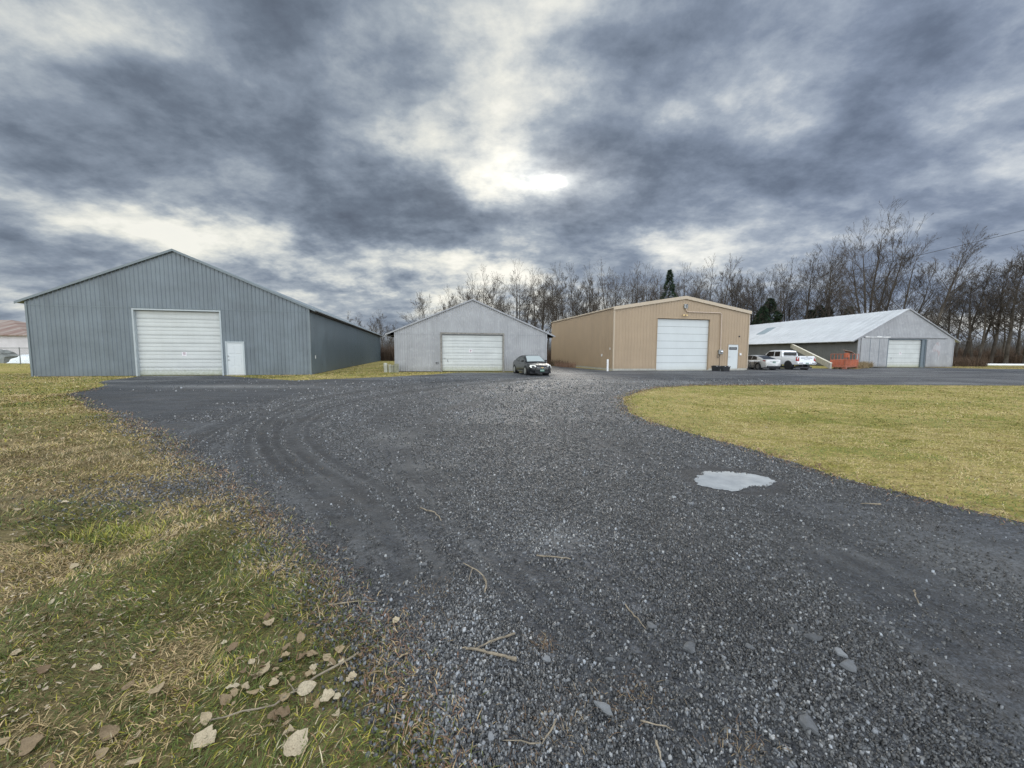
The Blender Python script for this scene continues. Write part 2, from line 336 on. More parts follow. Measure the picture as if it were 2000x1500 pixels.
def sky():
    out=N(nt,'ShaderNodeOutputWorld'); bg=N(nt,'ShaderNodeBackground'); L=nt.links.new
    tc=N(nt,'ShaderNodeTexCoord'); sp=N(nt,'ShaderNodeSeparateXYZ'); L(tc.outputs['Generated'],sp.inputs[0])
    x,y,z=sp.outputs
    yy=mth(nt,'MAXIMUM',y,.08)
    cq=N(nt,'ShaderNodeCombineXYZ'); L(mth(nt,'DIVIDE',x,yy),cq.inputs[0]); L(mth(nt,'DIVIDE',z,yy),cq.inputs[1])
    zz=mth(nt,'ADD',mth(nt,'MAXIMUM',z,0),.30)
    cp=N(nt,'ShaderNodeCombineXYZ'); L(mth(nt,'DIVIDE',x,zz),cp.inputs[0]); L(mth(nt,'DIVIDE',y,zz),cp.inputs[1])
    def ns(vec,scale,detail,rough,dist=0,st=(1,1,1),loc=(0,0,0),out=0):
        mp=N(nt,'ShaderNodeMapping'); mp.inputs['Scale'].default_value=st; mp.inputs['Location'].default_value=loc; L(vec,mp.inputs[0])
        n=N(nt,'ShaderNodeTexNoise',i_Scale=scale,i_Detail=detail,i_Roughness=rough,i_Distortion=dist); L(mp.outputs[0],n.inputs['Vector']); return n.outputs[out]
    # break up the broad cloud masses
    wv=ns(cp.outputs[0],1.3,6,.62,st=(1,.9,1),out=1)
    sub=N(nt,'ShaderNodeVectorMath',operation='SUBTRACT'); L(wv,sub.inputs[0]); sub.inputs[1].default_value=(.5,.5,.5)
    scl=N(nt,'ShaderNodeVectorMath',operation='MULTIPLY'); L(sub.outputs[0],scl.inputs[0]); scl.inputs[1].default_value=(.62,.30,0)
    qa=N(nt,'ShaderNodeVectorMath',operation='ADD'); L(cq.outputs[0],qa.inputs[0]); L(scl.outputs[0],qa.inputs[1])
    acc=mth(nt,'ADD',0.535,0)
    for (cx,cz,sx,sz,rot,amp) in BLOBS:
        mp=N(nt,'ShaderNodeMapping',vector_type='TEXTURE'); mp.inputs['Location'].default_value=(cx,cz,0); mp.inputs['Rotation'].default_value=(0,0,rot); mp.inputs['Scale'].default_value=(sx,sz,1)
        L(qa.outputs[0],mp.inputs[0]); dt=N(nt,'ShaderNodeVectorMath',operation='DOT_PRODUCT'); L(mp.outputs[0],dt.inputs[0]); L(mp.outputs[0],dt.inputs[1])
        e=mth(nt,'POWER',.3679,dt.outputs['Value']); acc=mth(nt,'MULTIPLY_ADD',e,amp,acc)
    f1=ns(cp.outputs[0],1.8,9,.60,.1,(1.0,1.15,1),(3.1,1.7,0))
    f2=ns(cp.outputs[0],5.0,8,.62,.1,(1.0,1.2,1),(9.1,4.7,2))
    f3=ns(cp.outputs[0],.45,3,.5,0,(1,.8,1),(5.1,2.7,6))
    D=mth(nt,'ADD',acc,mth(nt,'MULTIPLY',mth(nt,'SUBTRACT',f1,.5),1.45))
    D=mth(nt,'ADD',D,mth(nt,'MULTIPLY',mth(nt,'SUBTRACT',f2,.5),1.15))
    D=mth(nt,'ADD',D,mth(nt,'MULTIPLY',mth(nt,'SUBTRACT',f3,.5),.25))
    D=mth(nt,'MULTIPLY_ADD',D,.84,.05)
    col=ramp(nt,[(0,(.115,.140,.185)),(.20,(.158,.194,.25)),(.40,(.245,.292,.362)),(.58,(.385,.435,.49)),(.74,(.61,.64,.64)),(.9,(.84,.84,.77)),(1,(.96,.945,.86))],D)
    # blue-violet tint of the thicker cloud to the right, warmer grey to the left
    tint=mth(nt,'MULTIPLY',mth(nt,'ADD',mth(nt,'DIVIDE',x,yy),.2),.9,clamp=True)
    col=mixc(nt,mth(nt,'MULTIPLY',tint,.55),col,mixc(nt,1,col,(.94,.98,1.12),'MULTIPLY'))
    # the physical sky above the deck, glimpsed where the cloud is thin
    ni=N(nt,'ShaderNodeTexSky',sky_type='NISHITA'); ni.sun_disc=False; ni.sun_elevation=R(SUN_EL); ni.sun_rotation=R(SUN_AZ)
    nis=N(nt,'ShaderNodeVectorMath',operation='SCALE'); L(ni.outputs[0],nis.inputs[0]); nis.inputs['Scale'].default_value=.08
    thin=mth(nt,'MULTIPLY',mth(nt,'SUBTRACT',D,.6),.35,clamp=True)
    col=mixc(nt,mth(nt,'MULTIPLY',thin,.5),col,nis.outputs[0])
    # sun burning through
    sd=(math.cos(R(SUN_EL))*math.sin(R(SUN_AZ)),math.cos(R(SUN_EL))*math.cos(R(SUN_AZ)),math.sin(R(SUN_EL)))
    sx,sz=sd[0]/sd[1],sd[2]/sd[1]
    g=None
    for (cx,cz,ax,az,amp) in ((sx+.015,sz,.034,.014,1.5),(sx+.012,sz+.004,.065,.028,.5),(sx-.02,sz+.01,.17,.08,.22)):
        mp=N(nt,'ShaderNodeMapping',vector_type='TEXTURE'); mp.inputs['Location'].default_value=(cx,cz,0); mp.inputs['Scale'].default_value=(ax,az,1)
        q2=N(nt,'ShaderNodeVectorMath',operation='MULTIPLY_ADD'); L(scl.outputs[0],q2.inputs[0]); q2.inputs[1].default_value=(.16,.12,0); L(cq.outputs[0],q2.inputs[2])
        L(q2.outputs[0],mp.inputs[0]); dt=N(nt,'ShaderNodeVectorMath',operation='DOT_PRODUCT'); L(mp.outputs[0],dt.inputs[0]); L(mp.outputs[0],dt.inputs[1])
        e=mth(nt,'MULTIPLY',mth(nt,'POWER',.3679,dt.outputs['Value']),amp); e=mth(nt,'MULTIPLY',e,mth(nt,'MULTIPLY',mth(nt,'MAXIMUM',mth(nt,'SUBTRACT',mth(nt,'ADD',f2,f1),.62),0),2.4))
        g=e if g is None else mth(nt,'ADD',g,e)
    gl=N(nt,'ShaderNodeVectorMath',operation='SCALE'); gl.inputs[0].default_value=(1,.95,.82); L(g,gl.inputs['Scale'])
    ad=N(nt,'ShaderNodeVectorMath',operation='ADD'); L(col,ad.inputs[0]); L(gl.outputs[0],ad.inputs[1])
    # unseen sky overhead and behind the viewer boosted and warmed to light the yard
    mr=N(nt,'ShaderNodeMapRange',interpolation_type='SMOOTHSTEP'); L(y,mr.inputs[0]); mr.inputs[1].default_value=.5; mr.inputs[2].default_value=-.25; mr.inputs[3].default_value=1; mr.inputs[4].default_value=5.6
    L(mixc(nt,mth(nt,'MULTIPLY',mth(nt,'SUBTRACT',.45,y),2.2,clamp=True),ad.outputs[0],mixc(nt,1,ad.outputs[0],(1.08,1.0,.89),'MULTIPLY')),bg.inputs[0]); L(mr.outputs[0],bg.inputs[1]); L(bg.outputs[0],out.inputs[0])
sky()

# ------------------------------------------------------------------ ground, drive, puddle
def subdiv(poly,amp,seed,closed=True,step=.3):
    out=[];n=len(poly)
    for i in range(n if closed else n-1):
        a=poly[i];b=poly[(i+1)%n]; d=math.dist(a,b); dist=math.hypot((a[0]+b[0])/2,(a[1]+b[1])/2)
        st=max(step*.25,min(2.5,dist*.035)); k=max(1,int(d/st))
        for j in range(k):
            t=j/k; x=a[0]+(b[0]-a[0])*t; y=a[1]+(b[1]-a[1])*t
            r=math.hypot(x,y); am=amp*min(1.6,.25+r*.11)
            nx=(fbm(x,y,.9,seed)-.5)*2*am+(fbm(x,y,.16,seed+5)-.5)*(.12 if seed!=40 else .2); ny=(fbm(x,y,.9,seed+9)-.5)*2*am+(fbm(x,y,.16,seed+7)-.5)*.12
            if i in KEEP: nx=ny=0
            out.append((float(x+nx),float(y+ny)))
    return out
outer=[(-.05,.2),(-.23,1.36),(-.34,1.55),(-.56,1.78),(-.68,2.02),(-1.01,2.27),(-1.43,2.73),(-1.95,3.25),(-2.6,3.85),(-3.3,4.35),(-3.75,4.75),(-4.7,5.6),
 (-6.0,6.6),(-8.2,8.25),(-12.1,10.8),(-16.2,13.9),(-18.0,16.9),(-21.4,19.9),(-22.6,22.9),(-23.45,24.09),(-18.95,25.13),(-17.6,24.2),(-16.0,23.2),(-13.2,21.8),(-12.0,21.2),(-9.8,23.0),(-7.8,24.6),(-5.6,27.8),(-4.4,30.3),
 (-0.3,31.2),(2.9,31.2),(3.3,36),(3.2,46),(5.0,46.2),(8.9,35.1),(22.6,38.1),(22.4,43),(27,45),(33,43.5),(38,42.6),(42.5,45.5),(45,47.9),(52,48.3),(56,45.3),(64,44.5),(95,44)]
inner=[(95,24.5),(60,22.8),(38,21.2),(27.2,20.3),(18.8,20.2),(13.2,19.8),(9.2,19.3),(6.9,18.0),(5.3,16.0),(4.1,13.9),(3.45,11.9),(3.2,10.2),(3.25,9.0),(3.53,7.7),(3.85,6.75),(4.08,5.96),(4.25,4.9),(4.62,4.2),(4.95,3.55),(5.8,2.2),(7,0),(8,-4)]
KEEP={18,19,20}
o_=subdiv(outer,.16,3,False)
KEEP=set()
i_=subdiv(inner,.10,11,False)
poly=o_+[outer[-1]]+i_+[inner[-1]]+[(-.2,-4)]
PA=np.array(poly)
def inside(x,y,P=PA):
    x=np.asarray(x);y=np.asarray(y); c=np.zeros(x.shape,bool); n=len(P)
    for i in range(n):
        x0,y0=P[i];x1,y1=P[(i+1)%n]
        if y0==y1: continue
        k=((y0>y)!=(y1>y))&(x<(x1-x0)*(y-y0)/(y1-y0)+x0); c^=k
    return c
TR=[  # wheel tracks worn into the drive: polyline, half width, strength
 ([(-.75,2.6),(-1.42,3.93),(-2.3,4.84),(-3.22,5.81),(-4.13,7.04),(-4.85,8.59),(-5.32,11.03),(-4.65,14.48),(-2.51,18.76),(2,24)],.40,1),
 ([(-1.82,3.93),(-2.89,4.83),(-4.0,6.1),(-5.1,7.72),(-6.13,10.04),(-6.66,13.08),(-5.5,18),(-2,23)],.34,.9),
 ([(-4.99,5.49),(-5.84,7.21),(-6.45,9.23),(-6.9,12.12),(-6.0,15.5),(-2,22)],.28,.8),
 ([(-.75,2.6),(-1.28,3.11),(-1.84,3.73),(-2.43,4.46)],.22,.9),
 ([(-1.8,5.56),(-2.83,7.78),(-3.41,10.6),(-2.73,14.58),(0,18.92)],.22,.6),
 ([(1.2,.9),(.36,2.11),(.04,2.61),(-.56,3.41),(-1.26,4.66),(-1.95,6.88),(-2.0,10.65),(0,14.71),(4,19)],.28,.75),
 ([(5,.5),(3.53,2.52),(3.24,3.35),(2.8,4.6),(2.3,5.9),(2.06,8.48),(2.39,11.89),(4.26,15.91),(8,20),(20,23),(60,27)],.40,.6),
 ([(3.2,0),(2.75,1.2),(2.8,2.0),(2.7,3.0),(2.3,4.2),(1.7,6.4),(1.0,9.5),(1.4,14),(5,20),(20,27)],.40,.6),
 ([(2.3,-.3),(2.45,.9),(2.62,1.9),(2.7,2.6)],.5,.9),
 ([(1.3,1.0),(.85,1.79),(.45,2.2),(.01,2.88),(-.51,3.75)],.16,.6),
 ([(1.4,.9),(1.05,1.68),(.8,2.3),(.45,3.1)],.14,.55),
 ([(10,24),(24,28),(45,33),(90,37)],.35,.8),([(8,27),(24,31.5),(45,36),(90,40)],.35,.7),([(4,22),(24,26),(45,29),(90,32)],.35,.6),
 ([(-14,14),(-12,18),(-14,22.5)],1.8,.5),
 ([(-.2,3.6),(-1.1,4.9),(-2.1,6.4),(-2.95,8.3),(-3.6,11),(-3,15.5),(0,20),(5,24)],.26,.7),
 ([(-2.3,3.95),(-3.6,5.0),(-4.8,6.3),(-5.9,8.2),(-7.2,10.6),(-8,14),(-6,19),(0,24)],.26,.7)]
def seg_d(x,y,pts):
    d=np.full(np.shape(x),1e9)
    # smooth the polyline first
    P=[np.array(p,float) for p in pts]
    for _ in range(2):
        Q=[P[0]]
        for a,b in zip(P[:-1],P[1:]): Q+=[a*.75+b*.25,a*.25+b*.75]
        P=Q+[P[-1]]
    for a,b in zip(P[:-1],P[1:]):
        ab=b-a; t=np.clip(((x-a[0])*ab[0]+(y-a[1])*ab[1])/(ab@ab),0,1)
        d=np.minimum(d,np.hypot(x-a[0]-t*ab[0],y-a[1]-t*ab[1]))
    return d
def pack(x,y):
    p=np.zeros(np.shape(x))
    for pts,hw,s in TR:
        d=seg_d(x,y,pts); e=d/hw
        rib=1 if hw>.42 else (.60+.40*np.cos((e-.10)*12.1))
        p=np.maximum(p,s*np.clip((1.35-e)*1.6,0,1)*rib)
    p=np.maximum(p,.85*np.clip((-6.6-x)/1.8,0,1)*np.clip((y-5)/2,0,1)); p=np.maximum(p,.7*np.clip((x-2.15)/.5,0,1)*np.clip((4.6-y)/.6,0,1))
    p=p+(fbm(x,y,1.3,21)-.5)*.5
    p=p*(1-.5*np.clip((fbm(x*.3,y*1.25,1.7,47)-.45)*6,0,1)*np.clip((y-15)/6,0,1))
    return np.clip(p,0,1)
RUTS=[0,1,3,5,2,4,6,7,14,15]
def rut(x,y):
    # tread lines pressed by tyres: two or three narrow dark grooves per wheel path, with lugs
    r=np.zeros(np.shape(x))
    for k in RUTS:
        pts,hw,s=TR[k]; d=seg_d(x,y,pts); dd=d/hw
        g=np.exp(-((dd-.10)/.17)**2)+.95*np.exp(-((dd-.62)/.18)**2)+.6*np.exp(-((dd-1.1)/.13)**2)
        r=np.maximum(r,(s if k<6 else s*.55)*g*(.55+.7*fbm(x,y,.7,35+k)))
    r=r*(.25+.75*np.clip((y-3.0)/2.0,0,1))*(.55+.9*np.clip(fbm(x,y,1.6,58)-.15,0,.6))
    pc=(2.80,4.77); q=np.hypot((x-pc[0])/.52,(y-pc[1])/.46); r=np.maximum(r,.95*np.exp(-((q-1)/.28)**2))   # soaked fines round the puddle
    return np.clip(r,0,1)
def dust(x,y):
    p=np.zeros(np.shape(x))
    for cx,cy,rx,ry,a in [(-2.5,7.2,.7,.5,1),(-1.75,6.6,.35,.25,.9),(.30,3.25,.28,.2,.8),(-1.2,5.4,.5,.35,.7),(-13,17.3,3.8,.8,.9),(-20,17.6,2.2,.5,.7),(-7.5,22.5,2.6,.35,.8),(17,29,6,.6,.6),(36,31,9,.8,.5),(-.6,9.5,.9,.9,.5),(3.0,8.0,.7,.8,.3),(14,33.3,4,.7,.35),(3.6,2.6,.5,1.1,.45),(-1.3,2.9,.15,.5,.4),(1.7,3.4,.9,.5,.3)]:
        p=np.maximum(p,a*np.exp(-((x-cx)/rx)**2-((y-cy)/ry)**2))
    p=np.maximum(p,.75*np.clip((fbm(x*.3,y*1.25,1.5,44)-.5)*5,0,1)*np.clip((y-15)/6,0,1))
    for pts,hw,s in TR[:8]:   # fine dust thrown to the track shoulders
        d=seg_d(x,y,pts); p=np.maximum(p,s*(.75*np.exp(-((d-hw*1.45)/(hw*.2))**2)+.5*np.exp(-((d-hw*.36)/(hw*.12))**2))*fbm(x,y,.8,33))
    return p
def make_ground():
    rr=[0,.6,1.2,2,3,4.5,6.5,9,13,18,25,35,50,70,100,150,250,400,700,1200]; n=72
    V=[(0,0,0)]; 
    for r in rr[1:]:
        for k in range(n):
            a=2*PI*k/n; V.append((r*math.cos(a),r*math.sin(a),0))
    F3=np.array([(0,1+k,1+(k+1)%n) for k in range(n)])
    F4=np.array([(1+i*n+k,1+(i+1)*n+k,1+(i+1)*n+(k+1)%n,1+i*n+(k+1)%n) for i in range(len(rr)-2) for k in range(n)])
    link('ground',npmesh('ground',np.array(V,float),[F3,F4],M['ground'],smooth=True),None); props(bpy.data.objects['ground'],kind='structure')
make_ground()
def make_drive():
    pts=[Vector(p) for p in poly]; n=len(pts); edges=[(i,(i+1)%n) for i in range(n)]
    ins=[]
    for (x0,x1,y0,y1,s) in ((-4,5.5,1.0,6,.07),(-9,1,6,14,.095),(1,8,6,13,.17),(-9,4,14,22,.2),(-22,26,13,26,.5),(-8,95,26,48,1.1),(-1,9,-3,1,.25)):
        gx,gy=np.meshgrid(np.arange(x0,x1,s),np.arange(y0,y1,s)); gx=gx+rng.uniform(-.25,.25,gx.shape)*s; gy=gy+rng.uniform(-.25,.25,gy.shape)*s
        k=inside(gx,gy)&(np.abs(gx)<1.6*np.abs(gy)+2.5); ins+=list(zip(gx[k].tolist(),gy[k].tolist()))
    co,_,fa,_,_,_=delaunay_2d_cdt(pts+[Vector(p) for p in ins],edges,[],0,1e-5)
    V=np.array([(c.x,c.y,.004) for c in co]); F=np.array([tuple(f) for f in fa if len(f)==3])
    cen=V[F].mean(1); F=F[inside(cen[:,0],cen[:,1])]
    a=V[F[:,1]]-V[F[:,0]]; b=V[F[:,2]]-V[F[:,0]]; up=a[:,0]*b[:,1]-a[:,1]*b[:,0]; F[up<0]=F[up<0][:,::-1]
    pk=pack(V[:,0],V[:,1]); V[:,2]+=0
    me=npmesh('gravel_drive',V,[F],M['gravel'],{'pack':pk,'dust':dust(V[:,0],V[:,1]),'rut':rut(V[:,0],V[:,1])},smooth=True)
    props(link('gravel_drive',me,None),kind='structure')
make_drive()
# puddle
m,nt_,b_=newmat('muddy_water'); b_.inputs['Roughness'].default_value=.04; b_.inputs['Specular IOR Level'].default_value=.9
b_.inputs['Coat Weight'].default_value=.5; bump(nt_,b_,noise(nt_,5,3),.03,.01)
nn=noise(nt_,3,4,.6); nt_.links.new(ramp(nt_,[(.35,(.24,.25,.25)),(.65,(.38,.39,.385))],nn),b_.inputs['Base Color'])
pud=[(2.43,4.96),(2.52,5.06),(2.65,5.1),(2.84,5.1),(3.05,5.17),(3.2,5.08),(3.34,4.89),(3.30,4.74),(3.16,4.66),(3.05,4.52),(2.87,4.40),(2.72,4.38),(2.57,4.42),(2.5,4.53),(2.42,4.6),(2.45,4.78)]
KEEP=set(); pp=[]
for i_k in range(170):
    a_=2*PI*i_k/170; c_,s_n=math.cos(a_),math.sin(a_); f_r=1+.16*math.sin(2*a_+.6)+.09*math.sin(3*a_+2.0)+(float(fbm(c_*3,s_n*3,1.0,41))-.5)*.42+(float(fbm(c_*3,s_n*3,.16,43))-.5)*.20
    pp.append((2.80+.47*f_r*c_,4.77+.37*f_r*s_n))
puddle_poly=np.array(pp)
mb=MB(); k=len(pp); mb.add([(x,y,.0085) for x,y in pp]+[(2.86,4.78,.0085)],[(i,(i+1)%k,k) for i in range(k)])
props(mb.build('puddle',m),kind='structure')

# ------------------------------------------------------------------ sheds
def ribs(a0,a1,pitch,kind,d=.022,extra=()):
    """profile (a, outward offset) of a profiled metal sheet"""
    P=[];a=a0
    while a<a1-1e-6:
        if kind=='rib': q=[(0,0),(pitch-.075,0),(pitch-.052,d),(pitch-.028,d),(pitch-.006,0)]
        elif kind=='box': q=[(0,0),(pitch*.55,0),(pitch*.62,d),(pitch*.88,d),(pitch*.95,0)]
        else: q=[(pitch*j/6,d*.5*(1-math.cos(2*PI*j/6))) for j in range(6)]
        P+=[(a+x,y) for x,y in q if a+x<a1-1e-4]; a+=pitch
    P.append((a1,0))
    def off(x):
        for (p,q) in zip(P[:-1],P[1:]):
            if p[0]<=x<=q[0]: return p[1]+(q[1]-p[1])*((x-p[0])/max(1e-9,q[0]-p[0]))
        return 0
    for e in extra: P.append((e,off(e)))
    return sorted(set((round(x,4),round(y,4)) for x,y in P))
def sheet(mb,prof,zb,ztop,place,ops=()):
    for (a,o),(a2,o2) in zip(prof[:-1],prof[1:]):
        if a2-a<1e-5: continue
        mid=(a+a2)/2; segs=[(zb,None)]
        for (x0,x1,z0,z1) in ops:
            if x0<mid<x1:
                segs=([] if z0<=zb+1e-3 else [(zb,z0)])+[(z1,None)]
        for (s,e) in segs:
            t1=ztop(a) if e is None else e; t2=ztop(a2) if e is None else e
            mb.add([place(a,o,s),place(a2,o2,s),place(a2,o2,t2),place(a,o,t1)],[(0,1,2,3)])
def door_panel(name,mat,parent,x0,x1,z0,z1,y,rows,seed=0,gap=.02,dep=.018,loc=True):
    """sectional overhead door: ribbed sections one above another"""
    mb=MB(); rr=random.Random(seed); z=z0; h=(z1-z0)/rows
    zs=[z0]
    for i in range(rows):
        a=z0+i*h; mb.mi=0
        mb.box(x0,x1,y,y+.05,a,a+h-gap)
        if dep:
            for k in (1,): mb.box(x0+.0,x1-.0,y-dep,y-.0005,a+h*.12,a+h*.42) ; mb.box(x0,x1,y-dep,y-.0005,a+h*.60,a+h*.9)
        mb.mi=1; mb.box(x0,x1,y+.02,y+.049,a+h-gap+.0005,a+h-.0005)
    return mb.build(name,[mat,M['groove']],parent)
def gable_shed(name,label,p,matf,mats,roofmat,pitchf,kindf,pitchs,kinds,os_,of_,ops,rt=.1,belt=None,group=None,df=.022,ds=.022,foot=.02,trim=None,rtrim=.16):
    x,y,rot,W,L,e,k=p
    root=empty(name,label,'shed' if 'shed' in name else 'building',(x,y,0),rot,group)
    slope=(k-e)/(W/2)
    ex=[W/2]+[a for o in ops for a in o[:2]]
    ztop=lambda a: e+slope*(a if a<W/2 else W-a)
    mb=MB(); pr=ribs(0,W,pitchf,kindf,df,ex)
    sheet(mb,pr,foot,ztop,lambda a,o,z:(a,-o,z),ops)
    fw=mb.build('front_wall',matf,root)
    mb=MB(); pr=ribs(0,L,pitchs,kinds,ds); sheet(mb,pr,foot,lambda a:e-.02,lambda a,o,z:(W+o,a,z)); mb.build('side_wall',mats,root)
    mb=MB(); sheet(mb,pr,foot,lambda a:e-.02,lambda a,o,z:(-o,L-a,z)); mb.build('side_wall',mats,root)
    mb=MB(); pr=ribs(0,W,pitchf,kindf,df,[W/2]); sheet(mb,pr,foot,ztop,lambda a,o,z:(W-a,L+o,z)); mb.build('back_wall',mats,root)
    # roof: two slabs meeting at the ridge
    mb=MB()
    for s in (0,1):
        def P(a,yy,dz): 
            xx=a if s==0 else W-a
            return (xx,yy,e+slope*a+dz)
        a0=-os_; b0,b1=-of_,L+of_*.5
        q=[P(a0,b0,.012),P(W/2,b0,.012),P(W/2,b1,.012),P(a0,b1,.012),P(a0,b0,rt),P(W/2,b0,rt),P(W/2,b1,rt),P(a0,b1,rt)]
        if s: q=[q[i] for i in (3,2,1,0,7,6,5,4)]
        mb.hexa(q)
        yy=b0+.3
        while yy<b1-.1:      # standing ribs of the roof sheets
            q=[P(a0,yy,rt),P(W/2,yy,rt),P(W/2,yy+.05,rt),P(a0,yy+.05,rt),P(a0,yy+.015,rt+.03),P(W/2,yy+.015,rt+.03),P(W/2,yy+.035,rt+.03),P(a0,yy+.035,rt+.03)]
            if s: q=[q[i] for i in (3,2,1,0,7,6,5,4)]
            mb.hexa(q); yy+=.9
    mb.build('roof',roofmat,root)
    tm=trim or M['bluetrim']
    mb=MB()
    for s in (0,1):
        def P(a,yy,dz):
            xx=a if s==0 else W-a
            return (xx,yy,e+slope*a+dz)
        a0=-os_-.01; yf=-of_-.03; am=W/2 if s==0 else W/2
        q=[P(a0,yf,rt+.03-rtrim),P(am,yf,rt+.03-rtrim),P(am,yf+.028,rt+.03-rtrim),P(a0,yf+.028,rt+.03-rtrim),P(a0,yf,rt+.03),P(am,yf,rt+.03),P(am,yf+.028,rt+.03),P(a0,yf+.028,rt+.03)]
        if s: q=[q[i] for i in (3,2,1,0,7,6,5,4)]
        mb.hexa(q)
    mb.build('rake_trim',tm,root)
    for s in (0,1):
        mb=MB(); w0=-.035 if s==0 else W-.06
        mb.box(w0,w0+.095,-.036,-.0235,foot,e-.03); mb.box(-.045 if s==0 else W+.024,-.0351 if s==0 else W+.045,-.0355,.09,foot,e-.031)
        mb.build('corner_trim',tm,root)
    if belt:
        mb=MB(); mb.box(.06,W-.07,-df-.008,-df-.001,belt,belt+.03); mb.build('belt_seam',tm,root)
    return root,ztop,slope
def frame(name,mat,root,x0,x1,z1,y0,y1,t,z0=0.0):
    mb=MB(); mb.box(x0,x0+t,y0,y1,z0,z1-t-.001); mb.box(x1-t,x1,y0,y1,z0,z1-t-.001); mb.box(x0,x1,y0,y1,z1-t,z1); return mb.build(name,mat,root)
def knob(parent,x,y,z,lever=False):
    mb=MB(); mb.lathe([(.03,0),(.03,-.01),(.012,-.012),(.012,-.045),(.028,-.05),(.03,-.07),(.015,-.085)],(x,y,z),'y',12)
    if lever: mb.box(x-.01,x+.13,y-.07,y-.05,z-.012,z+.012)
    return mb.build('handle',M['greymetal'],parent,True)
def plate_sign(parent,x,y,z,w,h):
    mb=MB(); mb.box(x-w/2,x+w/2,y-.006,y,z-h/2,z+h/2); s=mb.build('sign',M['signwhite'],parent)
    mb=MB(); mb.box(x-w*.32,x+w*.32,y-.009,y-.0065,z+h*.16,z+h*.36)
    for i,(a,b) in enumerate(((-.3,.28),(-.24,.3),(-.3,.2))): mb.box(x+w*a,x+w*b,y-.009,y-.0065,z-h*.02-i*h*.14,z+h*.03-i*h*.14)
    mb.build('lettering',M['signink'],s); return s

def soffit(root,x0,x1,n,pitch,w,zlo,zhi,start=.2):
    # notched board: rafter tails standing down from the eave
    pr=[(start,zhi-.02)]
    for i in range(n): y=start+.05+i*pitch; pr+=[(y,zhi-.02),(y+.001,zlo),(y+w,zlo),(y+w+.001,zhi-.02)]
    pr.append((start+n*pitch,zhi-.02)); V=[];F=[]
    for (y,z) in pr: V+=[(x0,y,z),(x1,y,z),(x0,y,zhi),(x1,y,zhi)]
    for i in range(len(pr)-1):
        a=4*i; F+=[(a,a+4,a+5,a+1),(a+2,a+3,a+7,a+6),(a,a+2,a+6,a+4),(a+1,a+5,a+7,a+3)]
    mb=MB(); mb.add(V,F); mb.build('eave_soffit',M['darkwood'],root)
# --- blue-grey shed (far left of the yard)
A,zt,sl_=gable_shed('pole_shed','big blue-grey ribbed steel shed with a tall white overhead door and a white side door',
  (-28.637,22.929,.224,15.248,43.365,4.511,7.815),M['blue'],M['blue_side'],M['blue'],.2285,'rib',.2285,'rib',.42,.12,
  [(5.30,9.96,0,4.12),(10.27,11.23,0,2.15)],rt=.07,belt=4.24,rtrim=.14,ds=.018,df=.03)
frame('door_frame',M['jamb'],A,5.22,10.04,4.2,-.05,.26,.085)
dr=door_panel('overhead_door',M['door_white'],A,5.306,9.954,.03,4.112,.2,8,1)
plate_sign(dr,7.77,.178,1.39,.25,.25)
frame('door_casing',M['jamb'],A,10.2,11.3,2.22,-.05,.06,.09)
mb=MB(); mb.box(10.29,11.21,-.02,.03,.06,2.13)
for (a,b,c,d) in ((.12,.4,.12,.5),(.52,.8,.12,.5),(.12,.4,.62,1.25),(.52,.8,.62,1.25),(.12,.4,1.38,1.92),(.52,.8,1.38,1.92)):
    mb.box(10.29+a,10.29+b,-.03,-.0205,.06+c,.06+d,.004)
dd=mb.build('side_door',M['door_clean'],A); knob(dd,10.36,-.02,1.02); knob(dd,10.35,-.02,1.27)
mb=MB(); mb.box(10.24,11.26,-.12,.05,0,.055); mb.build('threshold',M['concrete'],A)
soffit(A,15.275,15.64,72,.6,.06,4.24,4.36)
mb=MB(); mb.box(15.275,15.29,1.05,1.2,1.1,1.32,.004); mb.build('outlet_cover',M['white'],A)

# --- small light grey shed
Bp=(-9.305,30.672,.152,12.32,20,3.223,5.817)
B,zt,sl_=gable_shed('corrugated_shed','small light grey galvanised shed with wide white overhead door and weathered wood frame',
  Bp,M['galv'],M['galv'],M['galv_old'],.18,'sine',.18,'sine',.72,.10,[(3.68,8.62,0,3.06)],rt=.07,belt=3.02,trim=M['galv_old'],df=.02,foot=.05,rtrim=.12)
frame('door_frame',M['oldwood'],B,3.55,8.75,3.19,-.06,.16,.13)
dr=door_panel('overhead_door',M['door_white2'],B,3.69,8.61,.06,3.0,.10,6,2); plate_sign(dr,5.98,.078,1.71,.25,.24)
mb=MB(); mb.tube([(3.78,.07,1.12),(3.95,.05,1.12)],.018,8); mb.build('handle',M['greymetal'],dr)
mb=MB(); mb.box(4.08,4.14,.065,.08,.8,1.0); mb.box(4.14,4.2,.065,.08,.8,.84); mb.build('latch',M['greymetal'],dr)
mb=MB(); mb.box(3.08,3.42,-.045,-.021,.62,.86,.01); h=mb.build('vent_plate',M['galv_old'],B)
mb=MB(); mb.box(3.16,3.25,-.05,-.0455,.66,.80); mb.box(3.31,3.37,-.05,-.0455,.66,.80); mb.build('opening',M['black'],h)
soffit(B,12.35,12.95,33,.6,.06,2.86,2.95)
soffit(B,-.63,-.03,33,.6,.06,2.86,2.95)
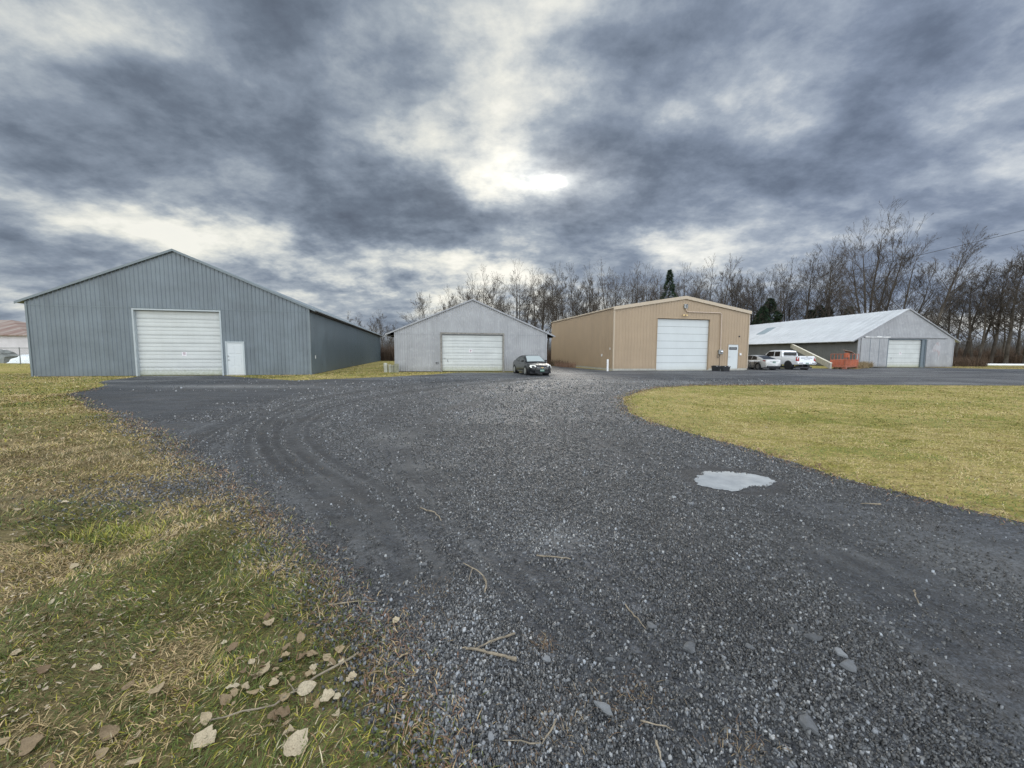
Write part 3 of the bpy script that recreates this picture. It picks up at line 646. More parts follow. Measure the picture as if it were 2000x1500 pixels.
# --- tan building
Cp=(9.229,35.211,.214,14.437,18.225,5.647,6.846)
T,zt,sl_=gable_shed('steel_building','tan ribbed steel building with a large white overhead door and a white entry door',
  Cp,M['tan'],M['tan'],M['tan_trim'],.305,'rib',.305,'box',.12,.10,[(4.37,10.0,0,4.84),(12.17,13.32,0,2.5)],rt=.12,trim=M['tan_trim'],df=.02,ds=.038,foot=.17,rtrim=.30)
mb=MB(); mb.box(-.02,4.36,-.01,.3,0,.168); mb.box(10.01,12.16,-.01,.3,0,.168); mb.box(13.33,14.45,-.01,.3,0,.168); mb.box(-.02,.28,.301,18.2,0,.168); mb.box(14.15,14.45,.301,18.2,0,.168); mb.build('foundation',M['concrete'],T)
frame('door_frame',M['tan'],T,4.33,10.04,4.9,-.03,.22,.05)
mb=MB(); rows=7; h=4.78/rows
for i in range(rows):
    mb.mi=0; mb.box(4.385,9.985,.17,.22,.04+i*h,.04+i*h+h-.022); mb.mi=1; mb.box(4.385,9.985,.182,.219,.04+i*h+h-.0215,.04+i*h+h-.0005)
mb.build('overhead_door',[M['door_clean'],M['groove']],T)
frame('door_casing',M['tan'],T,12.12,13.37,2.54,-.035,.05,.05,.1)
mb=MB(); mb.box(12.18,13.31,-.012,.03,.13,2.48); dd=mb.build('entry_door',M['door_clean'],T); knob(dd,12.29,-.012,1.28,True)
mb=MB(); mb.box(12.28,13.17,-.022,-.0125,1.98,2.24,.003); s=mb.build('sign',M['black'],dd)
mb=MB()
for i in range(9): mb.box(12.36+i*.083,12.36+i*.083+.05,-.025,-.0225,2.10,2.13)
for i in range(6): mb.box(12.50+i*.083,12.50+i*.083+.045,-.025,-.0225,2.155,2.175)
mb.build('lettering',M['whiteink'],s)
mb=MB(); mb.box(11.95,13.6,-.65,-.011,0,.12,.01); mb.build('doorstep',M['concrete'],T)
mb=MB(); mb.box(4.2,10.2,-.7,-.011,0,.03); mb.build('door_apron',M['concrete'],T)
# electrical service mast on the gable
mb=MB(); pts=[(7.25,-.10,5.90),(7.26,-.10,5.72),(7.30,-.10,5.6),(7.40,-.10,5.52),(7.52,-.10,5.50),(10.95,-.10,5.50),(11.08,-.10,5.47),(11.15,-.10,5.38),(11.17,-.10,5.2),(11.22,-.10,1.96)]
mb.tube(pts,.042,10); mb.build('conduit',M['pipe'],T,True)
mb=MB(); mb.box(7.05,7.42,-.16,-.021,5.82,6.22,.02); hd=mb.build('weatherhead',M['greymetal'],T)
mb=MB(); mb.tube([(7.33,-.17,6.12),(7.28,-.25,6.2),(7.2,-.22,6.05),(7.25,-.2,5.9),(7.32,-.2,5.98)],.02,8); mb.build('service_loop',M['cable'],hd)
mb=MB(); mb.box(11.02,11.46,-.2,-.021,1.56,1.97,.015); mt=mb.build('meter_box',M['greymetal'],T)
mb=MB(); mb.lathe([(.13,-.2),(.13,-.27),(.10,-.31),(.03,-.32)],(11.26,0,1.78),'y',16); mb.build('meter',M['chrome'],mt,True)
mb=MB(); mb.tube([(11.15,-.12,1.56),(11.12,-.1,1.35),(11.02,-.09,1.18),(10.92,-.08,1.22),(10.9,-.08,1.4),(10.96,-.08,1.5)],.016,6); mb.tube([(11.22,-.06,1.56),(11.23,-.05,.2)],.012,6); mb.build('ground_wire',M['cable'],mt)
mb=MB(); mb.box(7.08,7.22,-.06,-.021,5.14,5.26,.01)
for s in (-1,1): mb.tube([(7.15,-.06,5.2),(7.15+s*.1,-.12,5.19)],.015,6); mb.lathe([(.03,0),(.07,-.03),(.085,-.1),(.08,-.12)],(7.15+s*.16,-.09,5.18),'y',12)
mb.build('floodlight',M['brass'],T,True)
mb=MB(); mb.lathe([(.07,-.021),(.07,-.07),(.04,-.10)],(13.36,0,3.3),'y',12); mb.build('wall_sensor',M['black'],T,True)
mb=MB(); mb.box(13.48,13.68,-.07,-.021,1.44,1.66,.01); mb.build('keypad_box',M['white'],T)
mb=MB(); mb.box(-.1,-.04,2.18,2.34,1.27,1.5,.008); mb.build('outlet_cover',M['white'],T)
mb=MB(); mb.box(-.075,-.0385,.55,.62,1.9,2.1,.005); mb.build('wall_tag',M['white'],T)

# --- long weathered shed with sliding doors
Dp=(43.066,48.158,.061,12.805,40,3.597,7.224)
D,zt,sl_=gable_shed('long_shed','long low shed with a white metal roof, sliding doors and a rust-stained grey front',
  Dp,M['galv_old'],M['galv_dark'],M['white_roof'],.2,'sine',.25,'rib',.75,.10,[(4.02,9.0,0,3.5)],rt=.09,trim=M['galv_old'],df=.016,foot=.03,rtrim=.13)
frame('door_frame',M['slate_trim'],D,3.9,9.06,3.58,-.04,.3,.1)
dr=door_panel('overhead_door',M['door_white2'],D,4.02,8.55,.04,3.45,.2,6,3); plate_sign(dr,5.9,.178,1.75,.28,.28)
mb=MB(); mb.box(8.56,9.05,.02,.34,0,3.47); mb.build('jamb_board',M['slate_trim'],D)
mb=MB(); mb.box(4.7,4.76,.165,.18,1.0,1.25); mb.build('latch',M['greymetal'],dr)
mb=MB(); sheet(mb,ribs(.35,3.88,.2,'sine',.016),.12,lambda a:3.66,lambda a,o,z:(a,-.075-o,z)); mb.box(.33,3.9,-.07,-.04,.12,3.66); mb.build('sliding_door',M['galv'],D)
mb=MB(); mb.box(.3,3.92,-.098,-.094,.14,3.64) if False else None
mb.box(3.84,3.9,-.1,-.0935,.12,3.66); mb.box(1.5,1.54,-.1,-.0935,.12,3.66); mb.box(2.7,2.74,-.1,-.0935,.12,3.66); mb.build('door_edge',M['slate_trim'],D)
mb=MB(); sheet(mb,ribs(9.12,12.0,.2,'sine',.016),.1,lambda a:3.5,lambda a,o,z:(a,-.075-o,z)); mb.box(9.1,12.02,-.07,-.04,.1,3.5)
sd=mb.build('sliding_door',None or M['galv_old'],D); sd['label']='rust-stained sliding door leaf beside the dark jamb'
m,nt_,b_=newmat('red_rust_stain'); n_=noise(nt_,2.4,6,.75,stretch=(1.2,1,.5)); tc_=N(nt_,'ShaderNodeTexCoord')
nt_.links.new(ramp(nt_,[(.46,(.37,.37,.39)),(.58,(.33,.27,.27)),(.72,(.25,.14,.13))],n_),b_.inputs['Base Color']); b_.inputs['Roughness'].default_value=.7
mb=MB()
q=[(9.75,1.9),(9.95,2.6),(10.35,3.1),(10.8,3.25),(10.95,2.6),(10.9,1.6),(10.85,.9),(10.75,.95),(10.7,1.7),(10.45,2.1),(10.1,2.0)]
mb.add([(x,-.094,z) for x,z in q],[tuple(range(len(q)))]); mb.add([(x,-.0925,z) for x,z in q],[tuple(reversed(range(len(q))))]); mb.build('rust_stain',m,sd)
mb=MB(); mb.box(.7,11.9,-.16,-.02,3.68,3.80); mb.build('door_rail',M['galv_old'],D)
mb=MB(); 
xx=.75
while xx<4.0:
    l=random.uniform(.2,.5); mb.box(xx,min(4.05,xx+l),-.172,-.162,3.70+random.uniform(0,.02),3.80+random.uniform(-.03,.05)); xx+=l+.02
mb.build('peeling_rail_cover',M['white'],D)
e,k,W=3.597,7.224,12.805; slp=(k-e)/(W/2)
mb=MB(); f_=lambda a,yy,dz:(a,yy,e+slp*a+dz)
mb.hexa([f_(2.4,19.9,.1),f_(4.5,19.9,.1),f_(4.5,21.9,.1),f_(2.4,21.9,.1),f_(2.4,19.9,.135),f_(4.5,19.9,.135),f_(4.5,21.9,.135),f_(2.4,21.9,.135)]); mb.build('skylight',M['purlin'],D)
soffit(D,-.7,-.03,28,1.4,.1,3.08,3.18)

# --- distant farm building past the left shed
m,nt_,b_=newmat('rust_streaked_roof'); n_=noise(nt_,1.0,6,.7,stretch=(1.2,.10,.3),dist=.4)
nt_.links.new(ramp(nt_,[(.33,(.30,.28,.25)),(.47,(.24,.18,.15)),(.6,(.16,.085,.065)),(.75,(.11,.055,.045))],n_),b_.inputs['Base Color']); b_.inputs['Roughness'].default_value=.6
E_=empty('farm_building','distant white clapboard building with a rust-streaked red and grey roof past the left shed','building',(-110,58.5,0),0)
mb=MB()
for i in range(17): z=.22*i; mb.add([(0,-.02,z),(37,-.02,z),(37,0.012,z+.219),(0,.012,z+.219)],[(0,1,2,3)]); mb.add([(0,-.02,z),(37,-.02,z),(37,.011,z),(0,.011,z)],[(0,1,2,3)])
mb.build('clapboard_wall',plain('white_clapboard',(.52,.50,.52),.6,var=.12,scale=.6),E_)
mb=MB(); mb.box(37.0,37.03,0,14,0,3.7); mb.build('side_wall',M['galv_dark'],E_)
mb=MB(); mb.add([(-.4,-.4,3.7),(37.4,-.4,3.7),(37.4,14.4,3.7),(-.4,14.4,3.7),(-.4,-.4,3.85),(37.4,-.4,3.85),(37.4,14.4,3.85),(-.4,14.4,3.85),(2,7,6.6),(25.6,7,6.6)],[(0,3,2,1),(0,1,5,4),(1,2,6,5),(2,3,7,6),(3,0,4,7),(4,5,9,8),(5,6,9),(6,7,8,9),(7,4,8)]); mb.build('roof',m,E_)

# ------------------------------------------------------------------ small standing things of the yard
def at(px,py,p=None): return (px,py,0)
# chain-link fence
F_=empty('chain_link_fence','grey chain-link fence with a top rail past the left shed','fence',(-56,43,0),math.atan2(-.6,5))
for i in range(-1,4):
    mb=MB(); mb.lathe([(.04,0),(.04,1.84),(.05,1.85),(.02,1.9)],(i*3.0+1.3,0,0),'z',10); mb.build('post',M['fence'],F_,True)
mb=MB(); mb.tube([(-3,0,1.8),(12,0,1.8)],.026,8); mb.tube([(-3,0,.1),(12,0,.1)],.01,6); mb.build('rail',M['fence'],F_)
mb=MB()
for i in range(-26,160):
    x0=i*.1-3
    for sx in (1,-1):
        a,b=(x0,x0+1.7*sx)
        if -3<a<12 and -3<b<12: mb.tube([(a,0,.1),(b,.004*sx,1.8)],.0022,3,False)
mb.build('wire_mesh',M['fence'],F_)
def heap(name,label,cat,loc,rx,ry,h,mat,seed,power=.7,n=28,flat=None):
    V=[];F=[]
    for i in range(n+1):
        for j in range(n+1):
            u=i/n*2-1;v=j/n*2-1; r=max(abs(u),abs(v)); hh=max(0,1-r**2.2)**power*h*(.72+.6*float(fbm(i*.9,j*.9,5,seed)))
            if flat: hh=min(hh,flat+(.06*u))
            V.append((u*rx*(1+.1*math.sin(i*1.7+seed)),v*ry,hh-.02))
    for i in range(n):
        for j in range(n):
            a=i*(n+1)+j; F.append((a,a+n+1,a+n+2,a+1))
    mb=MB(); mb.add(V,F); mb.add([(-rx*.9,-ry*.9,0),(rx*.9,-ry*.9,0),(rx*.9,ry*.9,0),(-rx*.9,ry*.9,0)],[(0,3,2,1)])
    o=mb.build(name,mat,smooth=True); o.location=loc; return props(o,label,cat)
heap('tarp_heap','crumpled white tarpaulin heap on the grass beside the blue-grey shed','tarpaulin',(-57.3,46.6,0),2.7,1.0,1.05,M['tarp'],3)
heap('tarp_heap','grey-green covered mound behind the fence post','tarpaulin',(-63.6,47.5,0),2.6,1.2,1.5,M['greytarp'],8,.5)
mb=MB(); mb.hexa([(0,0,0),(3.2,0,0),(3.2,1.2,0),(0,1.2,0),(0,0,1.45),(1.2,0,1.25),(1.2,1.2,1.25),(0,1.2,1.45)])
o=mb.build('white_panel_stack',M['tarp']); o.location=(-69.8,48.6,0); props(o,'white sloping panel stack at the left end of the fence','panels')
# concrete blocks by the small shed
for i,(x,y,r,h,lb,c) in enumerate([(-9.86,30.05,.15,.74,'round-topped grey fence post stub farthest from the small light grey shed','rnd'),(-9.52,30.0,.11,.62,'short split grey post stub second from the small light grey shed corner','sq'),(-9.25,29.9,.10,.58,'narrow dark-sided post stub between two other stubs by the small shed','sq'),(-8.95,29.75,.13,.70,'pale square post stub nearest the corner of the small light grey shed','sq')]):
    mb=MB()
    if c=='rnd': mb.lathe([(r,0),(r,h-.1),(r*.85,h-.04),(r*.4,h)],(0,0,0),'z',14)
    else: mb.box(-r,r,-r,r,0,h,.012)
    o=mb.build('post_stub',plain('pale_post_wood',(.36-.04*i,.36-.04*i,.30-.04*i),.9,var=.2,bmp=.3),smooth=True); o.location=(x,y,0); o.rotation_euler=(R(2*(-1)**i),R(1.5*i-2),R(20*i)); props(o,lb,'post',group='post stubs at the corner of the small shed')
mb=MB(); mb.box(-.07,.07,-.06,.06,0,1.05,.01); o=mb.build('marker_post',M['white']); o.location=(8.43,34.0,0); o.rotation_euler=(0,0,.2); props(o,'single white square post standing beside the long tan side wall','post')
def tote(loc,rz,label):
    r=empty('storage_tote',label,'tote',loc,rz,'black totes by the tan building')
    mb=MB(); mb.hexa([(-.28,-.19,0),(.28,-.19,0),(.28,.19,0),(-.28,.19,0),(-.33,-.23,.42),(.33,-.23,.42),(.33,.23,.42),(-.33,.23,.42)])
    for i in range(5): x=-.24+i*.12; mb.hexa([(x-.012,-.205,.02),(x+.012,-.205,.02),(x+.012,-.19,.02),(x-.012,-.19,.02),(x-.012,-.243,.40),(x+.012,-.243,.40),(x+.012,-.228,.40),(x-.012,-.228,.40)])
    mb.build('tub',M['black'],r)
    mb=MB(); mb.box(-.36,.36,-.26,.26,.42,.47,.012); mb.box(-.28,.28,-.18,.18,.47,.50,.012); l=mb.build('lid',M['black'],r)
    for q in (-.24,.12):
        mb=MB(); mb.box(q,q+.12,-.266,-.2605,.43,.46); mb.build('latch',M['white'],l)
tote((18.95,35.75,0),.35,'closed black storage tote, the farther one beside the entry door of the tan building')
tote((19.35,34.95,0),.15,'closed black storage tote with pale latches, in front of the other tote')
# folding table
t=empty('folding_table','white-topped folding table on dark legs behind the right corner of the tan building','table',(24.15,38.75,0),.2)
mb=MB(); mb.box(-.62,.62,-.35,.35,.86,.91,.01); mb.build('tabletop',M['white'],t)
for s in (-1,1):
    for q in (-1,1):
        mb=MB(); mb.tube([(s*.5,q*.28,.86),(s*.52,q*.3,0)],.03,8); mb.build('leg',M['black'],t)
mb=MB(); mb.tube([(-.5,0,.86),(-.1,0,.35)],.016,6); mb.tube([(.5,0,.86),(.1,0,.35)],.016,6); mb.tube([(-.52,-.28,.3),(-.52,.28,.3)],.016,6); mb.build('brace',M['black'],t)
# pale beam resting against the long shed
a=Vector((34.75,42.0,.02)); b=Vector((42.25,58.6,2.55)); d=(b-a); L_=d.length
o=MB(); o.mi=0; o.box(0,L_,-.09,.09,0,.60); o.mi=1; o.box(0,L_,-.092,.092,.602,.66)
o=o.build('timber_beam',[M['lumber_side'],M['lumber']]); o.matrix_world=Matrix.Translation(a)@d.to_track_quat('X','Z').to_matrix().to_4x4(); props(o,'long pale timber beam slanting down from the long shed wall to the orange cage','beam')
# orange personnel cage
K=empty('lift_cage','rusty orange steel lift cage with mesh sides standing on dead weeds','cage',(35.75,41.3,0),math.atan2(4.6,6.2))
Lc,Wc=5.0,1.3
mb=MB()
mb.box(0,Lc,0,Wc,.18,.26)
for zz,rr in ((.98,.03),(1.62,.026),(.28,.04)):
    mb.tube([(0,0,zz),(Lc,0,zz),(Lc,Wc,zz),(0,Wc,zz),(0,0,zz)],rr,8)
for x in (0,Lc*.25,Lc*.5,Lc*.75,Lc):
    for y in (0,Wc): mb.tube([(x,y,.2),(x,y,1.62)],.028,8)
mb.build('cage_frame',M['orange'],K)
mb=MB()
for y in (0,Wc):
    i=0
    while i*.11<Lc: mb.box(i*.11,i*.11+.04,y-.006,y+.006,.24,.98); i+=1
    for z in (.36,.48,.6,.72,.84): mb.box(0,Lc,y-.008,y+.008,z,z+.03)
for x in (0,Lc):
    i=0
    while i*.11<Wc: mb.box(x-.006,x+.006,i*.11,i*.11+.04,.24,.98); i+=1
mb.build('mesh_panel',M['orange'],K)
for x in (.25,Lc-.4):
    mb=MB(); mb.box(x-.2,x+.2,-.05,.3,0,.2,.02); mb.build('skid',M['orange'],K)
mb=MB(); mb.box(.75,1.35,-.02,.35,1.25,1.75,.02); mb.tube([(1.05,0,1.3),(1.05,0,.9)],.05,8); mb.build('control_box',M['orange'],K)
mb=MB(); mb.box(-.75,.75,-.4,.4,0,.05); o=mb.build('board',M['plank']); o.matrix_world=Matrix.Translation((36.8,42.2,1.86))@Matrix.Rotation(.65,4,'Z')@Matrix.Rotation(R(9),4,'Y')@Matrix.Rotation(R(14),4,'X'); props(o,'grey-brown board lying tilted on top of the orange cage','board')
mb=MB(); mb.box(-.9,.9,-.5,.5,0,.06); o=mb.build('scrap_sheet',M['black']); o.location=(43.9,45.9,0); o.rotation_euler=(0,R(1.5),.1); props(o,'flat dark scrap sheet lying on the ground before the sliding door','sheet')
mb=MB(); mb.tube([(67.8,55.4,.22),(84,53.6,.22)],.17,14); o=mb.build('white_pipe',M['white'],smooth=True); props(o,'long white pipe lying on the grass right of the long shed','pipe')

# ------------------------------------------------------------------ vehicles
def wheel(root,x,y,r,w,side,rimmat,name='wheel'):
    """side -1: outer face towards -y"""
    mb=MB(); s=side
    mb.lathe([(r*.66,s*w*.5),(r*.93,s*w*.5),(r,s*w*.36),(r,-s*w*.36),(r*.93,-s*w*.5),(r*.6,-s*w*.5)],(x,y,r),'y',26)
    t=mb.build(name,M['rubber'],root,True)
    mb=MB(); mb.lathe([(r*.68,s*(w*.5+.004)),(r*.62,s*(w*.5+.006)),(r*.60,s*w*.34),(r*.12,s*w*.36),(r*.12,s*(w*.5)),(.01,s*(w*.5+.004))],(x,y,r),'y',24)
    for k in range(5):
        for dk in (-.13,.13):
            a=2*PI*k/5+.3+dk; c,sn=math.cos(a),math.sin(a); q=[]
            yo=sorted((y+s*w*.36,y+s*(w*.5)));
            for (rr_,ww) in ((r*.08,.022),(r*.64,.018)):
                for yy in yo:
                    for e_ in (-1,1): q.append((x+c*rr_-sn*ww*e_,yy,r+sn*rr_+c*ww*e_))
            mb.hexa([q[0],q[4],q[5],q[1],q[2],q[6],q[7],q[3]])
    mb.build('rim',rimmat,t,True)
    return t
def loft(secs,name,mat,root,closed=True):
    """secs: list of (x, [(y,z)...] right half from the bottom to the roof centre)"""
    mb=MB(); n=len(secs[0][1]); vs=[];m=2*n
    for x,h in secs:
        vs+=[(x,-a,b) for a,b in h]+[(x,a,b) for a,b in reversed(h)]
    fs=[]
    for i in range(len(secs)-1):
        for k in range(m):
            a=i*m+k;b=i*m+(k+1)%m; fs.append((a,b,b+m,a+m))
    fs+=[tuple(range(m-1,-1,-1)),tuple(range((len(secs)-1)*m,len(secs)*m))]
    mb.add(vs,fs); return mb.build(name,mat,root,38)
def interp(tab,x):
    for (a,b) in zip(tab[:-1],tab[1:]):
        if a[0]<=x<=b[0]: 
            t=(x-a[0])/max(1e-9,b[0]-a[0]); return [p+(q-p)*t for p,q in zip(a[1:],b[1:])]
    return list(tab[-1][1:] if x>tab[-1][0] else tab[0][1:])
def car(name,label,loc,rz,L,Wd,prof,roof,belt,hwr,paint,rimmat,wx,wr,windows,low=.2,wring=.05,group=None,archc=None,cat='car'):
    """x=0 rear .. L front; prof rows (x, halfwidth, bottom z, top z); roof polyline (x,z) from the tail glass foot to the screen foot"""
    root=empty(name,label,cat,loc,rz,group)
    xs=sorted(set([r[0] for r in prof]+[round(L*i/34,3) for i in range(35)]))
    secs=[]
    for x in xs:
        hw,zb,zt=interp(prof,x)
        for wx_ in wx:      # wheel arch: the sill line rises over each wheel
            d=abs(x-wx_); ra=wr*1.16
            if d<ra: zb=max(zb,wr+math.sqrt(ra*ra-d*d)) if False else zb
        zt=max(zt,zb+.06); zm=zb+(zt-zb)*.55
        secs.append((x,[(hw*.55,zb-.0),(hw*.93,zb),(hw*.985,zb+(zt-zb)*.18),(hw,zm),(hw*.985,zb+(zt-zb)*.8),(hw*.93,zt-.02),(hw*.84,zt),(0.0001,zt+.025)]))
    loft(secs,'body',paint,root)
    zr=max(z for _,z in roof); hb=Wd/2*.90
    def sy(z): return hb+(hwr-hb)*min(1,max(0,(z-belt)/(zr-belt)))
    x0,x1=roof[0][0],roof[-1][0]; secs=[]
    for i in range(31):
        x=x0+(x1-x0)*i/30; z=interp([(a,b) for a,b in roof],x)[0]; z=max(z,belt+.01)
        secs.append((x,[(hb,belt-.05),(sy(belt+(z-belt)*.5),belt+(z-belt)*.5),(sy(z),z-.035 if z>belt+.1 else z-.002),(sy(z)-.07,z-.004),(sy(z)*.5,z+.012),(0.0001,z+.02)]))
    cb=loft(secs,'cabin',paint,root)
    for (poly,) in windows['side']:
        for s in (-1,1):
            mb=MB(); q=[(x,s*(sy(z)+.007),z) for x,z in poly]; q2=[(x,s*(sy(z)-.01),z) for x,z in poly]; n=len(q)
            f=[tuple(range(n)),tuple(range(2*n-1,n-1,-1))]+[(i,(i+1)%n,n+(i+1)%n,n+i) for i in range(n)]
            mb.add(q+q2,f); mb.build('side_window',M['glass'],cb)
    for nm,(xa,za,xb,zb_),mt in windows['ends']:   # lower edge, upper edge
        sgn=1 if xa>xb else -1; nx=(za-zb_); nz=(xb-xa); 
        d=Vector((zb_-za,0,-(xb-xa))).normalized()*(1 if sgn>0 else -1)
        if d.x*sgn<0: d=-d
        rows=6; V=[]
        for i in range(rows+1):
            t=i/rows; x=xa+(xb-xa)*t; 
            zroof=interp([(a,b) for a,b in roof],x)[0]; y=sy(zroof)-.09
            for k in range(7):
                u=k/6*2-1; V.append((x+d.x*.014,y*u,zroof+d.z*.014+.018*(1-abs(u)**2)))
        F=[(i*7+k,i*7+k+1,(i+1)*7+k+1,(i+1)*7+k) for i in range(rows) for k in range(6)]
        mb=MB(); mb.add(V,F); mb.build(nm,mt,cb,True)
    hwm=max(p[1] for p in prof)
    for x in wx:
        for s in (-1,1):
            mb=MB(); mb.lathe([(wr*1.17,s*-.30),(wr*1.17,s*.0),(wr*1.13,s*.006)],(x,s*(interp(prof,x)[0]+.002),wr*1.04),'y',28); mb.build('wheel_arch',M['rubber'] if archc is None else archc,root)
            wheel(root,x,s*(interp(prof,x)[0]-.085),wr,.2,s,rimmat)
    mb=MB(); hw=Wd/2-.12; mb.box(.25,L-.25,-hw,hw,.16,.32); mb.build('underbody',M['black'],root)
    return root,sy
def mirror_(root,x,y,z,mat,s):
    mb=MB(); mb.box(x-.06,x+.08,min(y,y+s*.2),max(y,y+s*.2),z,z+.13,.03); mb.build('wing_mirror',mat,root,True)
def slab(name,pts,thick,mat,root,axis='x',smooth=False):
    """closed plate from an outline; extruded along -axis"""
    mb=MB(); d={'x':(1,0,0),'y':(0,1,0),'z':(0,0,1)}[axis]; n=len(pts)
    q=[tuple(p) for p in pts]; q2=[tuple(p[i]-d[i]*thick for i in range(3)) for p in pts]
    mb.add(q+q2,[tuple(range(n)),tuple(range(2*n-1,n-1,-1))]+[(i,(i+1)%n,n+(i+1)%n,n+i) for i in range(n)]); return mb.build(name,mat,root)
def plate(root,x,z,sgn,y=0,mats=('greenplate','whiteink')):
    mb=MB(); mb.box(min(x,x+sgn*.012),max(x,x+sgn*.012),y-.155,y+.155,z-.075,z+.075); p=mb.build('licence_plate',M[mats[0]],root)
    mb=MB(); xx=x+sgn*.013
    for i in range(6): mb.box(min(xx,xx+sgn*.003),max(xx,xx+sgn*.003),y-.125+i*.045,y-.125+i*.045+.026,z-.04,z+.03)
    mb.build('lettering',M[mats[1]],p)
# black two-door coupe, nose towards the camera
L=4.58
def place(root,loc,rz): root.location=loc; root.rotation_euler=(0,0,rz)
cp,sy=car('parked_coupe','black two-door coupe with silver wheels parked nose-out by the small grey shed',(0,0,0),0,L,1.72,
  [(0,.62,.36,.84),(.12,.78,.26,.94),(.5,.84,.22,.985),(1.0,.86,.2,.97),(1.6,.86,.19,.93),(2.6,.86,.19,.92),(3.2,.86,.2,.91),(3.7,.85,.21,.84),(4.15,.80,.22,.76),(4.42,.70,.24,.68),(4.58,.52,.30,.56)],
  [(.35,.96),(.8,1.16),(1.2,1.32),(1.6,1.40),(2.1,1.42),(2.5,1.38),(2.9,1.20),(3.38,.93)],.92,.60,M['carblack'],M['alloy'],(.82,3.44),.315,
  dict(side=[([(1.72,.965),(2.98,.965),(2.86,1.10),(2.50,1.315),(2.15,1.345),(1.78,1.335)],),([(.86,1.0),(1.62,.965),(1.66,1.325),(1.36,1.29),(1.05,1.18)],)],
       ends=[('windshield',(3.34,.94,2.56,1.36),M['wglass']),('rear_window',(.45,.98,1.25,1.32),M['glass'])]))
for s in (-1,1):
    slab('headlight',[(4.33,s*.76,.56),(4.50,s*.50,.53),(4.46,s*.42,.66),(4.34,s*.46,.74),(4.18,s*.74,.75),(4.14,s*.80,.66)] ,-.05,M['lens'],cp)
    mirror_(cp,2.95,s*.80,.95,M['carblack'],s)
    mb=MB(); mb.box(1.75,3.0,s*.868-.004,s*.868+.004,.27,.30); mb.build('sill_strip',M['chrome'],cp)
    mb=MB(); mb.box(1.95,2.13,min(s*.85,s*.875),max(s*.85,s*.875),.80,.83); mb.build('handle',M['carblack'],cp)
slab('grille',[(4.60,-.36,.50),(4.60,.36,.50),(4.54,.44,.64),(4.54,-.44,.64)],.06,M['black'],cp)
mb=MB(); mb.box(4.575,4.605,-.40,.40,.565,.585); mb.box(4.56,4.60,-.44,.44,.475,.495); mb.build('grille_bar',M['chrome'],cp)
mb=MB(); mb.box(4.606,4.615,-.10,.10,.558,.592); mb.box(4.606,4.617,-.045,.045,.542,.608); mb.build('emblem',M['brass'],cp)
mb=MB(); mb.box(4.40,4.56,-.5,.5,.2,.34,.03); mb.build('lower_bumper',M['black'],cp); plate(cp,4.59,.385,1)
be=R(16.5); h=Vector((math.sin(be),-math.cos(be),0)); ang=math.atan2(h.y,h.x); lft=Vector((-h.y,h.x,0))
fw=Vector((1.0,27.35,0)); org=fw-h*3.44+lft*.78     # front wheel nearest the camera is on the car's right
place(cp,org,ang)
# champagne sedan seen from behind
L=4.96
sd_,sy=car('parked_sedan','champagne silver four-door sedan parked between the tan building and the white pickup',(0,0,0),0,L,1.84,
  [(0,.64,.42,.86),(.10,.82,.30,1.02),(.5,.90,.24,1.06),(1.0,.92,.21,1.02),(2.0,.92,.2,.98),(3.2,.92,.2,.97),(3.9,.91,.21,.90),(4.5,.84,.22,.80),(4.96,.5,.3,.62)],
  [(.42,1.02),(.9,1.20),(1.4,1.36),(1.9,1.44),(2.4,1.46),(2.9,1.41),(3.3,1.24),(3.8,.98)],.97,.62,M['carsilver'],M['alloy'],(1.0,3.85),.335,
  dict(side=[([(1.28,1.02),(1.98,1.01),(1.98,1.385),(1.72,1.37),(1.45,1.29)],),([(2.06,1.01),(2.98,1.01),(2.98,1.33),(2.8,1.375),(2.4,1.40),(2.06,1.39)],)],
       ends=[('windshield',(3.7,1.02,2.98,1.40),M['wglass']),('rear_window',(.55,1.08,1.5,1.38),M['glass'])]))
for s in (-1,1):
    slab('tail_light',[(.005,s*.42,.84),(-.005,s*.60,.80),(.16,s*.86,.86),(.42,s*.915,.96),(.30,s*.90,.98),(.08,s*.70,.97),(.04,s*.42,.94)],-.05,M['redlens'],sd_)
    mirror_(sd_,3.35,s*.88,1.0,M['carsilver'],s)
plate(sd_,-.015,.78,-1)
mb=MB(); mb.box(-.03,.0,-.42,.42,.90,.925); mb.build('trunk_strip',M['chrome'],sd_)
mb=MB(); mb.box(-.05,.3,-.72,.72,.30,.42,.04); mb.build('lower_bumper',M['black'],sd_)
a=R(98); place(sd_,Vector((24.95,37.9,0))+Vector((math.cos(a-PI/2),math.sin(a-PI/2),0))*.92,a)
# white crew-cab pickup seen from behind
L=5.85
pk_,sy=car('pickup_truck','white crew-cab pickup with dark wheels and lettering across its tailgate',(0,0,0),0,L,2.02,
  [(0,.97,.62,1.36),(.05,.99,.55,1.38),(1.2,1.0,.52,1.385),(2.05,1.0,.5,1.385),(2.1,1.0,.5,1.30),(4.2,1.0,.5,1.30),(4.9,.99,.52,1.27),(5.6,.95,.56,1.18),(5.85,.82,.6,1.02)],
  [(2.05,1.36),(2.14,1.80),(2.22,1.93),(2.6,1.985),(3.4,2.0),(3.9,1.96),(4.25,1.72),(4.85,1.30)],1.28,.80,M['carwhite'],M['darkalloy'],(1.12,4.75),.43,
  dict(side=[([(2.36,1.36),(3.10,1.34),(3.10,1.85),(2.42,1.86)],),([(3.2,1.34),(4.42,1.34),(4.3,1.52),(3.98,1.84),(3.2,1.87)],)],
       ends=[('windshield',(4.75,1.36,4.0,1.90),M['wglass'])]),archc=M['black'])
mb=MB(); mb.box(.12,2.0,-.80,.80,1.39,1.40); mb.build('bed_opening',M['black'],pk_)
